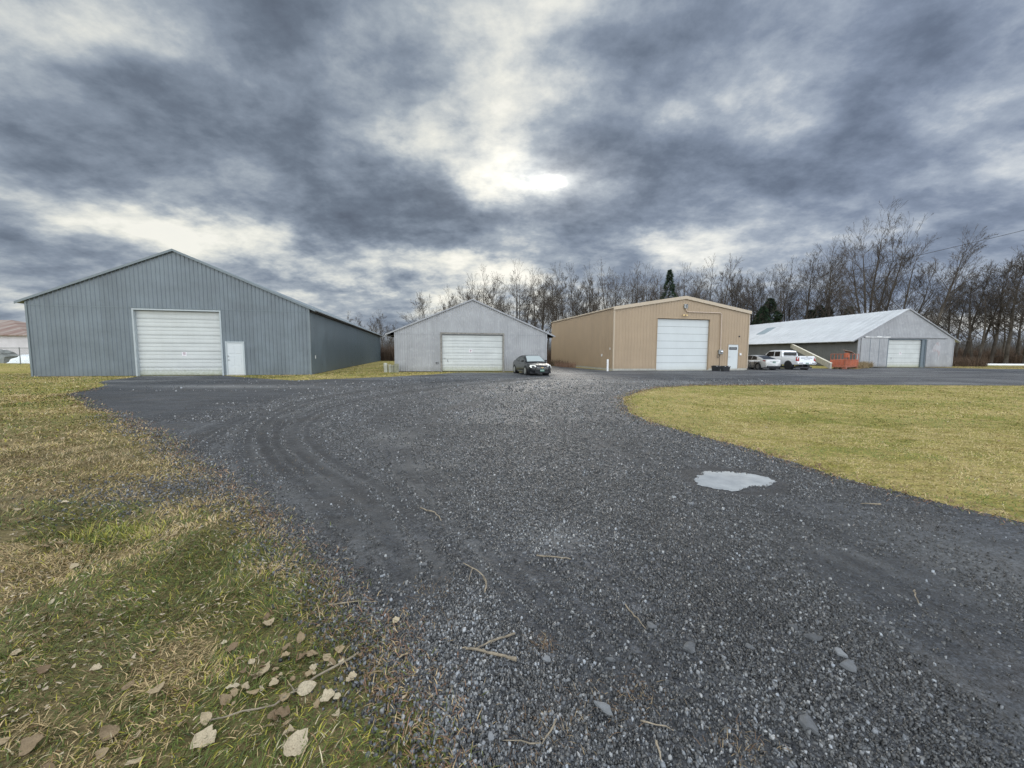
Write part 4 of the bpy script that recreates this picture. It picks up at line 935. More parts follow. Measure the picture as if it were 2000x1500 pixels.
mb=MB(); mb.box(2.02,2.045,-.72,.72,1.44,1.80,.004); mb.build('rear_window',M['glass'],pk_)
mb=MB(); mb.box(-.035,.0,-.76,.76,.80,1.40,.012); tg=mb.build('tailgate',M['carwhite'],pk_)
mb=MB(); mb.box(-.05,-.036,-.12,.12,1.30,1.345); mb.build('handle',M['black'],tg)
mb=MB(); rr=random.Random(4); yy=-.60
for wlen in (9,):
    for i in range(15):
        ww=.05+rr.random()*.03; 
        if i not in (8,): mb.box(-.042,-.0355,yy,yy+ww,1.17,1.17+.055+rr.random()*.02)
        yy+=ww+.018
yy=-.35
for i in range(12): mb.box(-.042,-.0355,yy,yy+.035,1.04,1.07); yy+=.055
mb.build('lettering',M['ink'],tg)
for s in (-1,1):
    slab('tail_light',[(-.03,s*.80,.90),(-.03,s*.99,.90),(.10,s*1.005,.92),(.10,s*1.005,1.28),(-.03,s*.99,1.30),(-.03,s*.80,1.28)],-.05,M['redlens'],pk_)
    mb=MB(); mb.box(4.2,4.32,min(s*1.0,s*1.28),max(s*1.0,s*1.28),1.30,1.55,.04); mb.build('wing_mirror',M['black'],pk_,True)
mb=MB(); mb.box(-.16,.0,-.98,-.42,.58,.78,.03); mb.box(-.16,.0,.42,.98,.58,.78,.03); mb.box(-.13,.0,-.41,.41,.60,.74,.02); bp=mb.build('rear_bumper',M['carwhite'],pk_,True)
mb=MB(); mb.box(-.168,-.161,-.92,-.5,.66,.74); mb.box(-.168,-.161,.5,.92,.66,.74); mb.build('bumper_step',M['black'],bp)
plate(pk_,-.135,.67,-1)
mb=MB(); mb.box(.4,.8,-.1,.1,.34,.6,.02); mb.tube([(.1,.55,.42),(.7,.5,.42)],.05,8); mb.build('hitch',M['black'],pk_)
a=R(95); place(pk_,Vector((28.45,38.5,0))+Vector((math.cos(a-PI/2),math.sin(a-PI/2),0))*1.0,a)

# ------------------------------------------------------------------ bare trees
def tubes_np(segs,k):
    S=np.array(segs,float); p0=S[:,0:3];p1=S[:,3:6];r0=S[:,6];r1=S[:,7]; d=p1-p0; d/=np.linalg.norm(d,axis=1,keepdims=True)+1e-9
    a=np.where(np.abs(d[:,2:3])<.9,np.array([[0,0,1.]]),np.array([[1.,0,0]])); u=np.cross(d,a); u/=np.linalg.norm(u,axis=1,keepdims=True); w_=np.cross(d,u)
    V=[]
    for (p,r) in ((p0,r0),(p1+d*.01,r1)):
        for j in range(k):
            t=2*PI*j/k; V.append(p+(u*math.cos(t)+w_*math.sin(t))*r[:,None])
    V=np.stack(V,1).reshape(-1,3); n=len(S); b=np.arange(n)[:,None]*(2*k)
    F=np.concatenate([b+np.array([[j,(j+1)%k,k+(j+1)%k,k+j]]) for j in range(k)],0)
    return V,F
def tree_segs(seed,H,stems=1,spread=.5,dens=1.,lean=0,low=.3,twr=.011,up=.6):
    """bare crown: near-straight ascending limbs that fork into ever finer, fan-like twigs"""
    rr=random.Random(seed); trunk=[];crown=[]
    def rv(s): return Vector((rr.gauss(0,s),rr.gauss(0,s),rr.gauss(0,s)))
    def side(d,ang):
        ax=rv(1).cross(d).normalized(); return (d*math.cos(ang)+ax*math.sin(ang)).normalized()
    def branch(p,d,l,r,lev):
        n=(5,4,3,2)[lev-1]; sl=l/n; cur=d.normalized(); q=p
        for i in range(n):
            cur=(cur+rv((.07,.09,.12,.15)[lev-1])+Vector((0,0,.045*up))).normalized(); q2=q+cur*sl
            f0=1-i/n*.78; f1=1-(i+1)/n*.78; crown.append((*q,*q2,max(twr,r*f0),max(twr*.75,r*f1)))
            if lev<4:
                m=(1.7,1.5,1.25)[lev-1]*dens*(.5 if i==0 else 1); k=int(m)+(rr.random()<m-int(m))
                for _ in range(k):
                    b=q.lerp(q2,rr.random()); nd=side(cur,R(rr.uniform(22,48))); nd.z+=.16*up; rem=1-(i+.5)/n
                    branch(b,nd,l*(.30+.34*rem)*rr.uniform(.7,1.15),max(twr,r*.5*f0),lev+1)
            q=q2
        if lev<4:
            for _ in range(2): branch(q,side(cur,R(rr.uniform(8,28))),l*rr.uniform(.28,.42),max(twr,r*.3),lev+1)
    for s in range(stems):
        a=rr.uniform(0,2*PI) if stems<3 else 2*PI*s/stems+rr.uniform(-.4,.4); off=0 if stems==1 else .3; q=Vector((math.cos(a)*off,math.sin(a)*off,0))
        hh=H*(1 if s==0 else rr.uniform(.75,.97)); n=12; sl=hh/n*.86; tl=.0 if stems==1 else rr.uniform(.06,.20)*spread*2.2
        cur=Vector((math.cos(a)*tl+lean,math.sin(a)*tl,1)).normalized(); R0=H*.0125*(1 if stems==1 else .78)
        for i in range(n):
            cur=(cur+rv(.028)+Vector((0,0,.02))).normalized(); q2=q+cur*sl; f=(i+.5)/n
            ra=R0*(1-i/n)**.75+.02; rb=R0*(1-(i+1)/n)**.75+.015; trunk.append((*q,*q2,ra*(1.25 if i==0 else 1),rb))
            if f>low:
                m=1.9*dens; k=int(m)+(rr.random()<m-int(m))
                for _ in range(k):
                    b=q.lerp(q2,rr.random()); az=rr.uniform(0,2*PI); el=R(rr.uniform(28,48)+26*f*up); nd=Vector((math.cos(az)*math.cos(el),math.sin(az)*math.cos(el),math.sin(el)))
                    l=H*spread*rr.uniform(.55,.95)*min(1,.42+ (1-f)*1.05)*.78; branch(b,nd,min(l,(H*1.0-b.z)*1.15+.8),ra*.46,1)
            elif rr.random()<.25:
                az=rr.uniform(0,2*PI); branch(q,Vector((math.cos(az),math.sin(az),.35)),H*.12,ra*.22,3)
            q=q2
        for _ in range(3): branch(q,side(cur,R(rr.uniform(6,26))),H*.16,.03,2)
    return trunk,crown
protos=[];TOP=[]
def make_proto(i,mat_t,mat_c,**k):
    t,c=tree_segs(100+i*7,H=k.pop('H',18),**k)
    V,F=tubes_np(t,7); mt=npmesh('trunk',V,[F],mat_t,smooth=True); V,F=tubes_np(c,3); mc=npmesh('crown',V,[F],mat_c); TOP.append(float(V[:,2].max()))
    return (mt,mc)
specs=[dict(stems=1,spread=.48,dens=.94),dict(stems=2,spread=.44,dens=.78),dict(stems=1,spread=.42,dens=.95,low=.38),dict(stems=4,spread=.46,dens=.6,low=.22),
 dict(stems=2,spread=.40,dens=.82,low=.32,up=.9),dict(stems=1,spread=.56,dens=.85,low=.18),dict(stems=1,spread=.32,dens=.9,low=.3,up=.9),
 dict(stems=5,spread=.40,dens=.62,low=.28,up=.8,H=27,twr=.014),dict(stems=1,spread=.42,dens=.85,low=.30,lean=.10,H=20),dict(stems=3,spread=.50,dens=.6,low=.22,lean=.03)]
for i,s in enumerate(specs): protos.append(make_proto(i,M['bark'],M['twig'],**dict(s)))
PH=[t*.985 for t in TOP]
NT=0
def tree(pi,x,y,h,label,group=None,rz=None,cat='tree',name='bare_tree',sx=1.0):
    global NT
    s=h/PH[pi]; r=empty(name,label,cat,(x,y,-.05),random.uniform(0,6.28) if rz is None else rz,group); r.scale=(s*sx,s*sx,s); NT+=1
    for nm,me in zip(('trunk','crown'),protos[pi]):
        o=bpy.data.objects.new(nm,me); C.objects.link(o); o.parent=r
    return r
def px(u,d): return (u-1000)/751.4*d
def hh(v,d,u=1000): return (688.5+(u-1000)*.0054-v)*d/751.4*1.01+1.6
def clear(x,y,m=1.8):
    for (bx,by,rot,W,L,_,_) in ((-28.637,22.929,.224,15.248,43.365,0,0),Bp,Cp,Dp):
        c,s=math.cos(rot),math.sin(rot); a=(x-bx)*c+(y-by)*s; b=-(x-bx)*s+(y-by)*c
        if -m<a<W+m and -m<b<L+m: return False
    return True
# skyline trees: (azimuth slope as seen from the yard, top, distance, prototype, label)
G1='bare trees in the wood behind the small grey shed and tan building'
G2='bare trees in the wood behind the long white-roofed shed'
G3='bare trees along the field edge right of the long shed'
G4='thin far trees seen between the blue-grey and small grey sheds'
KEY=[(832,572,88,5,'lone spreading bare tree over the left roof slope of the small grey shed',None),
 (873,580,92,6,'thin faint bare tree just right of the lone spreading tree',None),
 (938,522,70,3,'wide many-stemmed bare tree directly over the ridge of the small grey shed',None),
 (1300,528,0,0,'',None),
 (1693,407,70,7,'tallest bare tree, a bundle of upright stems behind the long shed roof',None),
 (1803,455,61,8,'leaning slender bare tree at the ridge end of the long shed',None),
 (1752,470,66,4,'forked bare tree between the tallest tree and the leaning one',None),
 (1610,478,92,1,'tall bare tree immediately left of the tallest tree',None),
 (1565,497,93,5,'broad bare tree arching left above the middle of the long white roof',None)]
for (u,v,d,pi,lb,g) in KEY:
    if not lb: continue
    x=px(u,d); tree(pi,x,d,hh(v,d,u),lb,g,sx=1.05 if pi!=7 else 1.0, rz={8:-.2,7:1.0}.get(pi))
SKY=[(1015,512,74),(1055,520,76),(1100,514,75),(1150,524,78),(1187,513,76),(1235,516,74),(1265,520,80),(1340,520,72),(1365,510,78),(1405,508,96),(1440,512,95),(1465,528,98),(1510,506,95),(1535,520,100),
 (975,540,72),(910,560,76),(1125,520,82),(1210,530,84),(1585,515,97),(1485,535,96),(1330,535,86),(1080,530,84),(1290,545,84)]
rt_=random.Random(11)
for i,(u,v,d) in enumerate(SKY):
    g=G1 if u<1470 else G2
    tree([0,1,2,3,4,5,9][rt_.randrange(7)],px(u,d),d,hh(v,d,u),'bare tree in the wood behind the tan building and small grey shed' if g==G1 else 'bare tree in the row rising behind the long white roof',g)
for i in range(14):    # the wood behind them
    u=rt_.uniform(905,1650); d=rt_.uniform(80,112); x=px(u,d)
    if not clear(x,d): d=rt_.uniform(94,112); x=px(u,d)
    if not clear(x,d): continue
    v=rt_.uniform(535,600); g=G1 if u<1470 else G2
    tree(rt_.choice([0,1,2,4,6,6]),x,d,hh(v,d,u),'bare tree in the wood behind the tan building and small grey shed' if g==G1 else 'bare tree in the row rising behind the long white roof',g)
for (u,v,d) in [(1846,545,66),(1870,518,62),(1905,510,60),(1932,500,60),(1962,492,58),(2000,475,56),(1825,590,84),(1890,565,75),(1950,550,74),(2045,480,58),(2085,470,60),(1982,530,68),(2060,530,72),(1800,600,90),(1785,590,94)]:
    tree(rt_.choice([0,1,3,5,9,9]),px(u,d),d,hh(v,d,u),'bare dark tree in the field-edge row right of the long shed',G3,sx=1.15)
for (u,v,d) in [(688,608,105),(697,612,110),(712,628,112),(725,622,108),(740,612,104),(749,606,104),(756,630,110),(768,625,100),(905,590,100),(795,640,95),(852,600,100),(868,595,104),(888,560,84)]:
    tree(rt_.choice([2,4,6]),px(u,d),d,hh(v,d,u),'thin bare tree far beyond the gap between blue-grey and small grey sheds',G4,sx=.9)
# evergreens
def spruce_mesh(seed,H,r):
    r*=1.15
    rg=np.random.default_rng(seed); n=4200; t=rg.random(n)**.8; z=H*(.06+.94*t); rad=r*(1-t)**.85*(.55+.45*rg.random(n)**.5)*(1+.25*np.sin(z*4+seed)); a=rg.random(n)*2*PI
    P=np.stack([rad*np.cos(a),rad*np.sin(a),z-rad*.18],1); d=np.stack([np.cos(a)+rg.normal(0,.4,n),np.sin(a)+rg.normal(0,.4,n),rg.normal(-.2,.25,n)],1); d/=np.linalg.norm(d,axis=1,keepdims=True)
    s=np.cross(d,rg.normal(0,1,(n,3))); s/=np.linalg.norm(s,axis=1,keepdims=True); l=rg.uniform(.22,.5,n)[:,None]; w_=rg.uniform(.04,.09,n)[:,None]
    V=np.stack([P-s*w_,P+s*w_,P+d*l],1).reshape(-1,3); F=np.arange(3*n).reshape(-1,3)
    col=np.repeat(np.stack([.022+.02*rg.random(n),.040+.025*rg.random(n),.024+.012*rg.random(n)],1),3,0)
    mc=npmesh('crown',V,[F],M['needle'],{'Col':col}); V,F=tubes_np([(0,0,0,0,0,H*.5,.16,.1),(0,0,H*.5,0,0,H*.97,.1,.02)],8); return npmesh('trunk',V,[F],M['bark'],smooth=True),mc
sp1=spruce_mesh(5,14,2.2); sp2=spruce_mesh(9,8,2.6); protos+=[sp1,sp2]; PH+=[14,8]
def spr(pi,u,v,d,lb,g=None): tree(pi,px(u,d),d,hh(v,d,u),lb,g,name='spruce_tree')
spr(10,1301,532,73,'dark green spruce standing alone among bare trees behind the tan ridge')
for (u,v,d) in [(1484,600,92),(1497,585,95),(1476,612,93)]: spr(11,u,v,d,'low dark evergreen behind the far left end of the long white roof','low evergreens at the far left end of the long roof')
for (u,v,d) in [(1575,607,96),(1592,598,93),(1608,600,95),(1650,600,94)]: spr(11,u,v,d,'low dark evergreen among the trunks above the middle of the long white roof','low evergreens above the middle of the long roof')

# ------------------------------------------------------------------ overhead cables
for (A0,B0,lb) in [((62,73,16.9),(112,66,29.3),'upper black overhead cable sloping up to the right past the leaning tree'),((66,76.5,12.3),(110,70.5,21.4),'lower thin black overhead cable crossing the trees right of the long shed')]:
    a=Vector(A0);b=Vector(B0); pts=[]
    for i in range(25):
        t=i/24; p=a.lerp(b,t); p.z-=4*t*(1-t)*.30; pts.append(p)
    mb=MB(); mb.tube(pts,.045 if 'upper' in lb else .03,6); o=mb.build('overhead_cable',M['cable']); props(o,lb,'cable')

# ------------------------------------------------------------------ brush, weeds, far wood (uncountable)
def blades(name,x,y,z0,ln,wd,az,leanr,col,mat,label,kind='stuff',curve=.5):
    n=len(x); P=np.stack([x,y,z0],1); h=np.cos(leanr); o=np.sin(leanr); D=np.stack([np.cos(az)*o,np.sin(az)*o,h],1)
    D2=D.copy(); D2[:,2]*=(1-curve); D2[:,:2]*=(1+curve); D2/=np.linalg.norm(D2,axis=1,keepdims=True)+1e-9
    a2=az+PI/2+rng.normal(0,.6,n); S=np.stack([np.cos(a2),np.sin(a2),np.zeros(n)],1)*wd[:,None]*.5
    m=P+D*ln[:,None]*.55; t=m+D2*ln[:,None]*.45
    V=np.stack([P-S,P+S,m+S*.75,m-S*.75,t],1).reshape(-1,3); b=np.arange(n)[:,None]*5
    me=npmesh(name,V,[b+np.array([[0,1,2,3]]),b+np.array([[3,2,4]])],mat,{'Col':np.repeat(col,5,0)})
    o=link(name,me,None); return props(o,label,None,None,kind)
def scat(n,cx,cy,rx,ry,rot=0):
    a=rng.random(n)*2*PI; r=np.sqrt(rng.random(n)); X=r*np.cos(a)*rx; Y=r*np.sin(a)*ry; c,s=math.cos(rot),math.sin(rot); return cx+X*c-Y*s,cy+X*s+Y*c
def brushpatch(lst,col1,col2,name,label,dens=1):
    X=[];Y=[];H_=[]
    for (cx,cy,rx,ry,rot,h,n) in lst:
        x,y=scat(int(n*dens),cx,cy,rx,ry,rot); k=np.array([clear(a,b,.25) for a,b in zip(x,y)]); x,y=x[k],y[k]; X.append(x);Y.append(y);H_.append(h*(.45+.75*fbm(x,y,2.2,61))*(.6+.6*rng.random(len(x))))
    X=np.concatenate(X);Y=np.concatenate(Y);H_=np.concatenate(H_); n=len(X); t=rng.random(n)[:,None]
    col=np.array(col1)*(1-t)+np.array(col2)*t
    blades(name,X,Y,np.zeros(n)-.02,H_,.010+.012*H_,rng.random(n)*2*PI,np.abs(rng.normal(0,.38,n)),col,M['brush'],label,curve=.25)
brushpatch([(-15.5,68,3.5,3,0,2.6,5000),(-20,72,8,4,0,3.2,7000),(-9,70,8,4,0,2.6,4000),(4.4,60,3,6,0,2.4,3500),(5,50,1.6,6,.2,1.1,1600),(70,70,14,4,-.1,2.6,9000),(80,62,12,3,-.1,2.2,9000),(64,57,4,4,0,1.7,4500),(92,62,8,5,0,2.4,4000),(100,85,34,8,0,4,9000),(40,92,30,3,0,3.5,5000),(10,78,30,5,0,3.0,9000)],
 (.055,.040,.032),(.15,.105,.075),'brush','tangled brown brush at the foot of the trees')
brushpatch([(-13.5,63,2.6,2.2,0,1.7,4200),(6.0,44,.8,3,.2,.8,900)],(.20,.12,.085),(.33,.22,.16),'dry_weeds','tall reddish dry weeds between the blue-grey and small grey sheds')
brushpatch([(42.4,47.0,1.7,.7,.1,.9,2200),(40.6,45.2,2.0,.8,.6,.7,1600),(37.5,43.6,3,.7,.7,.35,1400),(60,48.5,9,1.2,0,.22,3000)],(.16,.12,.07),(.36,.28,.17),'weed_clump','straw coloured weeds by the corner of the long shed')
n=60000; th=rng.uniform(-1.25,1.25,n); rad=rng.uniform(170,235,n); x=rad*np.sin(th); y=rad*np.cos(th)
Hf=(6+7*fbm(x,y,22,5))*(.5+.5*rng.random(n)); t=rng.random(n)[:,None]
blades('distant_wood',x,y,np.zeros(n),Hf,.12+.0*x,rng.random(n)*2*PI,np.abs(rng.normal(0,.2,n)),np.array((.085,.085,.09))*(1-t)+np.array((.13,.125,.12))*t,M['brush'],'low grey line of far woods along the horizon',curve=.2)

# ------------------------------------------------------------------ grass
def turf(n,x0,x1,y0,y1,lmin,lmax,wd,ok,bias=0,seedc=0,flat=1.15,edge=False):
    x=rng.uniform(x0,x1,n); y=rng.uniform(y0,y1,n); k=ok(x,y)&(np.abs(x)<1.52*y+1.2); x,y=x[k],y[k]
    return x,y
PUD=puddle_poly
def lawncol(x,y,left):
    n=len(x); g=fbm(x*.6,y*1.2,1.1 if left else 1.9,71,4); g2=fbm(x,y,.28,75,3); r=rng.random(n)
    green=np.array((.085,.110,.022)); straw=np.array((.40,.30,.155)); brown=np.array((.19,.11,.055)); yel=np.array((.30,.27,.04)); dk=np.array((.045,.062,.018)); pale=np.array((.44,.38,.25))
    if not left: green=np.array((.125,.165,.03)); straw=np.array((.43,.34,.165)); dk=np.array((.11,.14,.025)); brown=np.array((.26,.17,.06)); yel=np.array((.29,.265,.06))
    t=np.clip((g-.5)*(5.5 if left else 7.5)+(g2-.5)*2.4+.5+((.16-.24*np.clip((y-4)/5,0,1)) if left else -.02),0,1)
    p=rng.random(n); c=np.where((p<t+.08)[:,None],straw,green)
    c=np.where((r<(.10 if left else .14))[:,None],yel,c); c=np.where(((r>.14)&(r<.24))[:,None],dk,c); c=np.where(((r>.24)&(r<.30))[:,None],brown,c); c=np.where(((r>.30)&(r<(.34 if left else .31)))[:,None],pale,c)
    c=c*(.72+.56*rng.random(n))[:,None]
    if left: fd=np.clip((9-y)/5,0,1); c=c*(1.06-fd*(.26-.5*fbm(x,y,.5,77,3)))[:,None]; br=(np.clip(fbm(x,y,.9,79)*4-2.3,0,1)*(.35+.65*fd))[:,None]; c=c*(1-br*.6)+np.array((.17,.12,.075))*br*.6
    return c
def edge_d(x,y):
    d=np.full(len(x),9.)
    P=np.array(o_); Q=np.array(i_)
    for S in (P,Q):
        for i in range(0,len(S)-1,2):
            d=np.minimum(d,np.hypot(x-S[i][0],y-S[i][1]))
    return d
X=[];Y=[];LN=[];WD=[];CO=[];AZ=[];LE=[]
def addturf(n,box,lm,wdt,left,jit=0,keep=None,flat=(1.05,.3)):
    x=rng.uniform(box[0],box[1],n); y=rng.uniform(box[2],box[3],n)
    k=(np.abs(x)<1.5*y+1.0); x,y=x[k],y[k]
    j=rng.normal(0,jit,(2,len(x))) if jit else np.zeros((2,len(x)))
    k=~inside(x+j[0],y+j[1]); x,y=x[k],y[k]
    k=np.array([clear(a,b,.03) for a,b in zip(x,y)]) if box[3]>14 else np.ones(len(x),bool); x,y=x[k],y[k]
    # worn, gravelly patches keep little grass
    bare=np.exp(-((x+3.9)/.75)**2-((y-4.35)/.45)**2)+np.exp(-((x+5.6)/1.4)**2-((y-6.2)/.8)**2)*.7+np.exp(-((x+.72)/.16)**2-((y-2.0)/.35)**2)*.8
    k=rng.random(len(x))>bare*.85; x,y,bare=x[k],y[k],bare[k]
    n=len(x); X.append(x);Y.append(y); f=fbm(x,y,.35,81); LN.append(lm*(.45+.9*f)*(.6+.7*rng.random(n))); WD.append(np.full(n,wdt)*(.6+.8*rng.random(n)))
    c=lawncol(x,y,left)
    if not left:
        kk=~inside(x-.22*(1+.04*y),y)&~inside(x,y+0)&(inside(x-.22*(1+.04*y),y-.18*(1+.04*y))|inside(x,y-.22)|inside(x,y+.5)); c=np.where((kk&(rng.random(n)<.55))[:,None],np.array((.20,.14,.085))*(.6+.7*rng.random((n,1))),c)
    if left:
        dirt=np.clip(bare,0,1)[:,None]; c=c*(1-dirt*.5)+np.array((.10,.085,.06))*dirt*.5
    CO.append(c); sw=fbm(x,y,.5,83)*2*PI*2; AZ.append(np.where(rng.random(n)<.55,sw+rng.normal(0,.5,n),rng.random(n)*2*PI)); LE.append(np.clip(rng.normal(flat[0],flat[1],n),.1,1.5))
addturf(95000,(-4.2,.2,1.05,3.3),.055,.0042,True,.05)
addturf(60000,(-8.5,-1.0,3.3,6.5),.065,.006,True,.08)
addturf(55000,(-18,-4,6.5,14),.08,.011,True,.12)
addturf(40000,(-34,-14,11,26),.09,.02,True,.15)
addturf(90000,(3,13,2.6,9.5),.05,.007,False,.05,flat=(1.1,.25))
addturf(90000,(3,30,9.5,21),.06,.014,False,.07,flat=(1.1,.25))
addturf(14000,(-16.5,-4,19,31),.09,.02,True,.15)
addturf(9000,(-18,-8,26,62),.12,.03,False,.15)
addturf(6000,(-75,-28,22,50),.14,.035,False,.15)
addturf(8000,(42,95,42,60),.10,.035,False,.15)
X=np.concatenate(X);Y=np.concatenate(Y);LN=np.concatenate(LN);WD=np.concatenate(WD);CO=np.concatenate(CO);AZ=np.concatenate(AZ);LE=np.concatenate(LE)
blades('grass',X,Y,np.zeros(len(X))-.002,LN,WD,AZ,LE,CO,M['grass'],'matted straw and green autumn grass')
# fringe of dead grass and roots creeping over the gravel edge
S=np.array(o_+i_); n=26000; i=rng.integers(0,len(S),n); k=(np.hypot(S[i,0],S[i,1])<24); i=i[k]; x=S[i,0]+rng.normal(0,.09,len(i))*(1+.08*S[i,1]); y=S[i,1]+rng.normal(0,.09,len(i))*(1+.08*S[i,1])
k=(y>1)&(np.abs(x)<1.5*y+1); x,y=x[k],y[k]; n=len(x); r=rng.random(n)[:,None]
cc=np.where(r<.5,np.array((.20,.115,.07)),np.where(r<.8,np.array((.36,.27,.15)),np.array((.10,.115,.03))))*(.6+.7*rng.random((n,1)))
blades('edge_grass',x,y,np.full(n,.002),(.035+.03*rng.random(n))*(1+.05*y),.0035+.0011*y,rng.random(n)*2*PI,np.clip(rng.normal(1.1,.25,n),.2,1.5),cc,M['grass'],'reddish dead grass fringing the edge of the gravel')
# sparse dead sprigs within the gravel, lower centre
pt=[(.40,1.62,.10),(.62,1.68,.08),(.15,1.52,.08),(.17,2.0,.05),(-.55,2.45,.10),(.95,1.45,.08),(-.45,2.15,.12),(-.35,1.75,.10),(.05,1.40,.12),(-2.9,4.9,.5),(-3.6,5.2,.5),(-5,6.9,.8)]
x=np.concatenate([rng.normal(a,s,int(110)) for a,b,s in pt]); y=np.concatenate([rng.normal(b,s*.7,int(110)) for a,b,s in pt]); n=len(x); r=rng.random(n)[:,None]
cc=np.where(r<.6,np.array((.15,.095,.055)),np.array((.26,.20,.12)))*(.6+.7*rng.random((n,1)))
blades('dead_sprigs',x,y,np.full(n,.004),.02+.03*rng.random(n),np.full(n,.003),rng.random(n)*2*PI,np.clip(rng.normal(1.05,.3,n),.2,1.5),cc,M['grass'],'sparse rusty dead sprigs growing through the gravel')
# one bright tall tuft on the left bank
n=420; x,y=scat(n,-3.42,3.22,.40,.20); r=rng.random(n)[:,None]; cc=np.where(r<.6,np.array((.30,.28,.05)),np.array((.12,.16,.025)))*(.6+.7*rng.random((n,1)))
o=blades('grass_tuft',x,y,np.zeros(n),.06+.07*rng.random(n),np.full(n,.005),rng.random(n)*2*PI,np.clip(rng.normal(.75,.3,n),.1,1.4),cc,M['grass'],'bright yellow-green tuft of longer grass on the left bank',kind='thing'); o['category']='grass tuft'
n=260; x,y=scat(n,-4.0,8.9,.3,.2); cc=np.array([(.16,.19,.04)])*(.6+.7*rng.random((n,1)))

# ------------------------------------------------------------------ loose stones
def stones(name,x,y,size,col,label,squash=(.28,.62)):
    n=len(x); k=5; a0=rng.random(n)*2*PI; asp=rng.uniform(.45,.95,n); rot=rng.random(n)*PI; hgt=size*rng.uniform(*squash,n)
    V=np.zeros((n,2*k,3)); tx=rng.normal(0,.34,n);ty=rng.normal(0,.34,n)
    for j in range(k):
        a=a0+2*PI*j/k+rng.normal(0,.25,n)
        for lv,(s,z) in enumerate(((1.0,-.2),(.8,1.0))):
            rr=size*.5*s*rng.uniform(.78,1.15,n); X_=rr*np.cos(a);Y_=rr*np.sin(a)*asp
            xx=X_*np.cos(rot)-Y_*np.sin(rot); yy=X_*np.sin(rot)+Y_*np.cos(rot); zz=hgt*z*rng.uniform(.85,1.1,n)+(xx*tx+yy*ty if lv else 0)
            V[:,lv*k+j]=np.stack([x+xx,y+yy,.004+zz],1)
    b=np.arange(n)[:,None]*2*k
    F4=np.concatenate([b+np.array([[j,(j+1)%k,k+(j+1)%k,k+j]]) for j in range(k)],0); F6=b+np.array([[k+j for j in range(k)]])
    me=npmesh(name,V.reshape(-1,3),[F4,F6],M['stone'],{'Col':np.repeat(col,2*k,0)}); o=link(name,me,None); return props(o,label,None,None,'stuff')
m,nt_,b_=newmat('slate_stone'); a_=N(nt_,'ShaderNodeAttribute',attribute_name='Col'); n_=noise(nt_,60,3,.6)
nt_.links.new(mixc(nt_,1,a_.outputs['Color'],ramp(nt_,[(.3,(.65,.65,.65)),(.7,(1.35,1.35,1.35))],n_),'MULTIPLY'),b_.inputs['Base Color']); b_.inputs['Roughness'].default_value=.38; b_.inputs['Specular IOR Level'].default_value=.55
M['stone']=m
def scol(x,y,light=0):
    n=len(x); l=np.exp(rng.normal(-3.3,.88,n)); patch=fbm(x,y,.8,91); l=l*(.5+1.0*patch)*(1+.05*np.clip(y-8,0,14))
    zone=np.exp(-((x-.55)/.75)**2-((y-1.35)/.4)**2)*.9+np.exp(-((x+.25)/.3)**2-((y-1.85)/.6)**2)*.9+np.exp(-((x-.3)/.4)**2-((y-3.2)/.3)**2)*1.2
    l=np.clip(l*(1+zone),.010,.30)
    t=rng.random(n)[:,None]; return l[:,None]*(np.array((.90,.98,1.08))*(1-t)+np.array((1.0,1.0,.98))*t)
def stonefield(n,box,smin,smax,thr):
    x=rng.uniform(box[0],box[1],n); y=rng.uniform(box[2],box[3],n); k=(np.abs(x)<1.5*y+.6)&inside(x,y)&~inside(2.80+(x-2.80)*1.10,4.77+(y-4.77)*1.10,PUD); x,y=x[k],y[k]
    p=pack(x,y); fb=fbm(x,y,.6,95); ru=rut(x,y); k=rng.random(len(x))<np.clip(1.15-p*1.25+(fb-.5)*.9,thr,1)*np.clip((26-y)/14,0,1)*np.clip(1.2-ru*1.6,0,1); return x[k],y[k]
xs_=[];ys_=[];ss=[]
for n,box,a,b,t in ((95000,(-1.2,3.6,1.0,2.6),.009,.028,.06),(90000,(-3,6.5,2.6,4.8),.012,.032,.05),(60000,(-6,4.6,4.8,8.5),.017,.042,.05),(30000,(-9,5,8.5,15),.03,.06,.05),(26000,(-16,16,15,27),.05,.10,.03)):
    x,y=stonefield(n,box,a,b,t); xs_.append(x);ys_.append(y); s_=.88*(a+(b-a)*rng.random(len(x))**2.6); ss.append(s_*(1.0+.25*(rng.random(len(x))<.04)))
x=np.concatenate(xs_);y=np.concatenate(ys_);s_=np.concatenate(ss)
stones('loose_gravel',x,y,s_,scol(x,y),'loose dark slate gravel spread over the drive')
# spill of stones into the grass
S=np.array([p for p in o_ if math.hypot(*p)<14 and p[1]>1]); n=9000; i=rng.integers(0,len(S),n); x=S[i,0]+rng.normal(0,.10,n)*(1+.12*S[i,1])-.02; y=S[i,1]+rng.normal(0,.10,n)*(1+.12*S[i,1])
x2=rng.normal(-3.9,.6,2500); y2=rng.normal(4.35,.35,2500); x=np.concatenate([x,x2]);y=np.concatenate([y,y2])
stones('gravel_spill',x,y,rng.uniform(.008,.024,len(x))*(1+.05*y),scol(x,y),'small stones spilling from the drive into the grass edge')
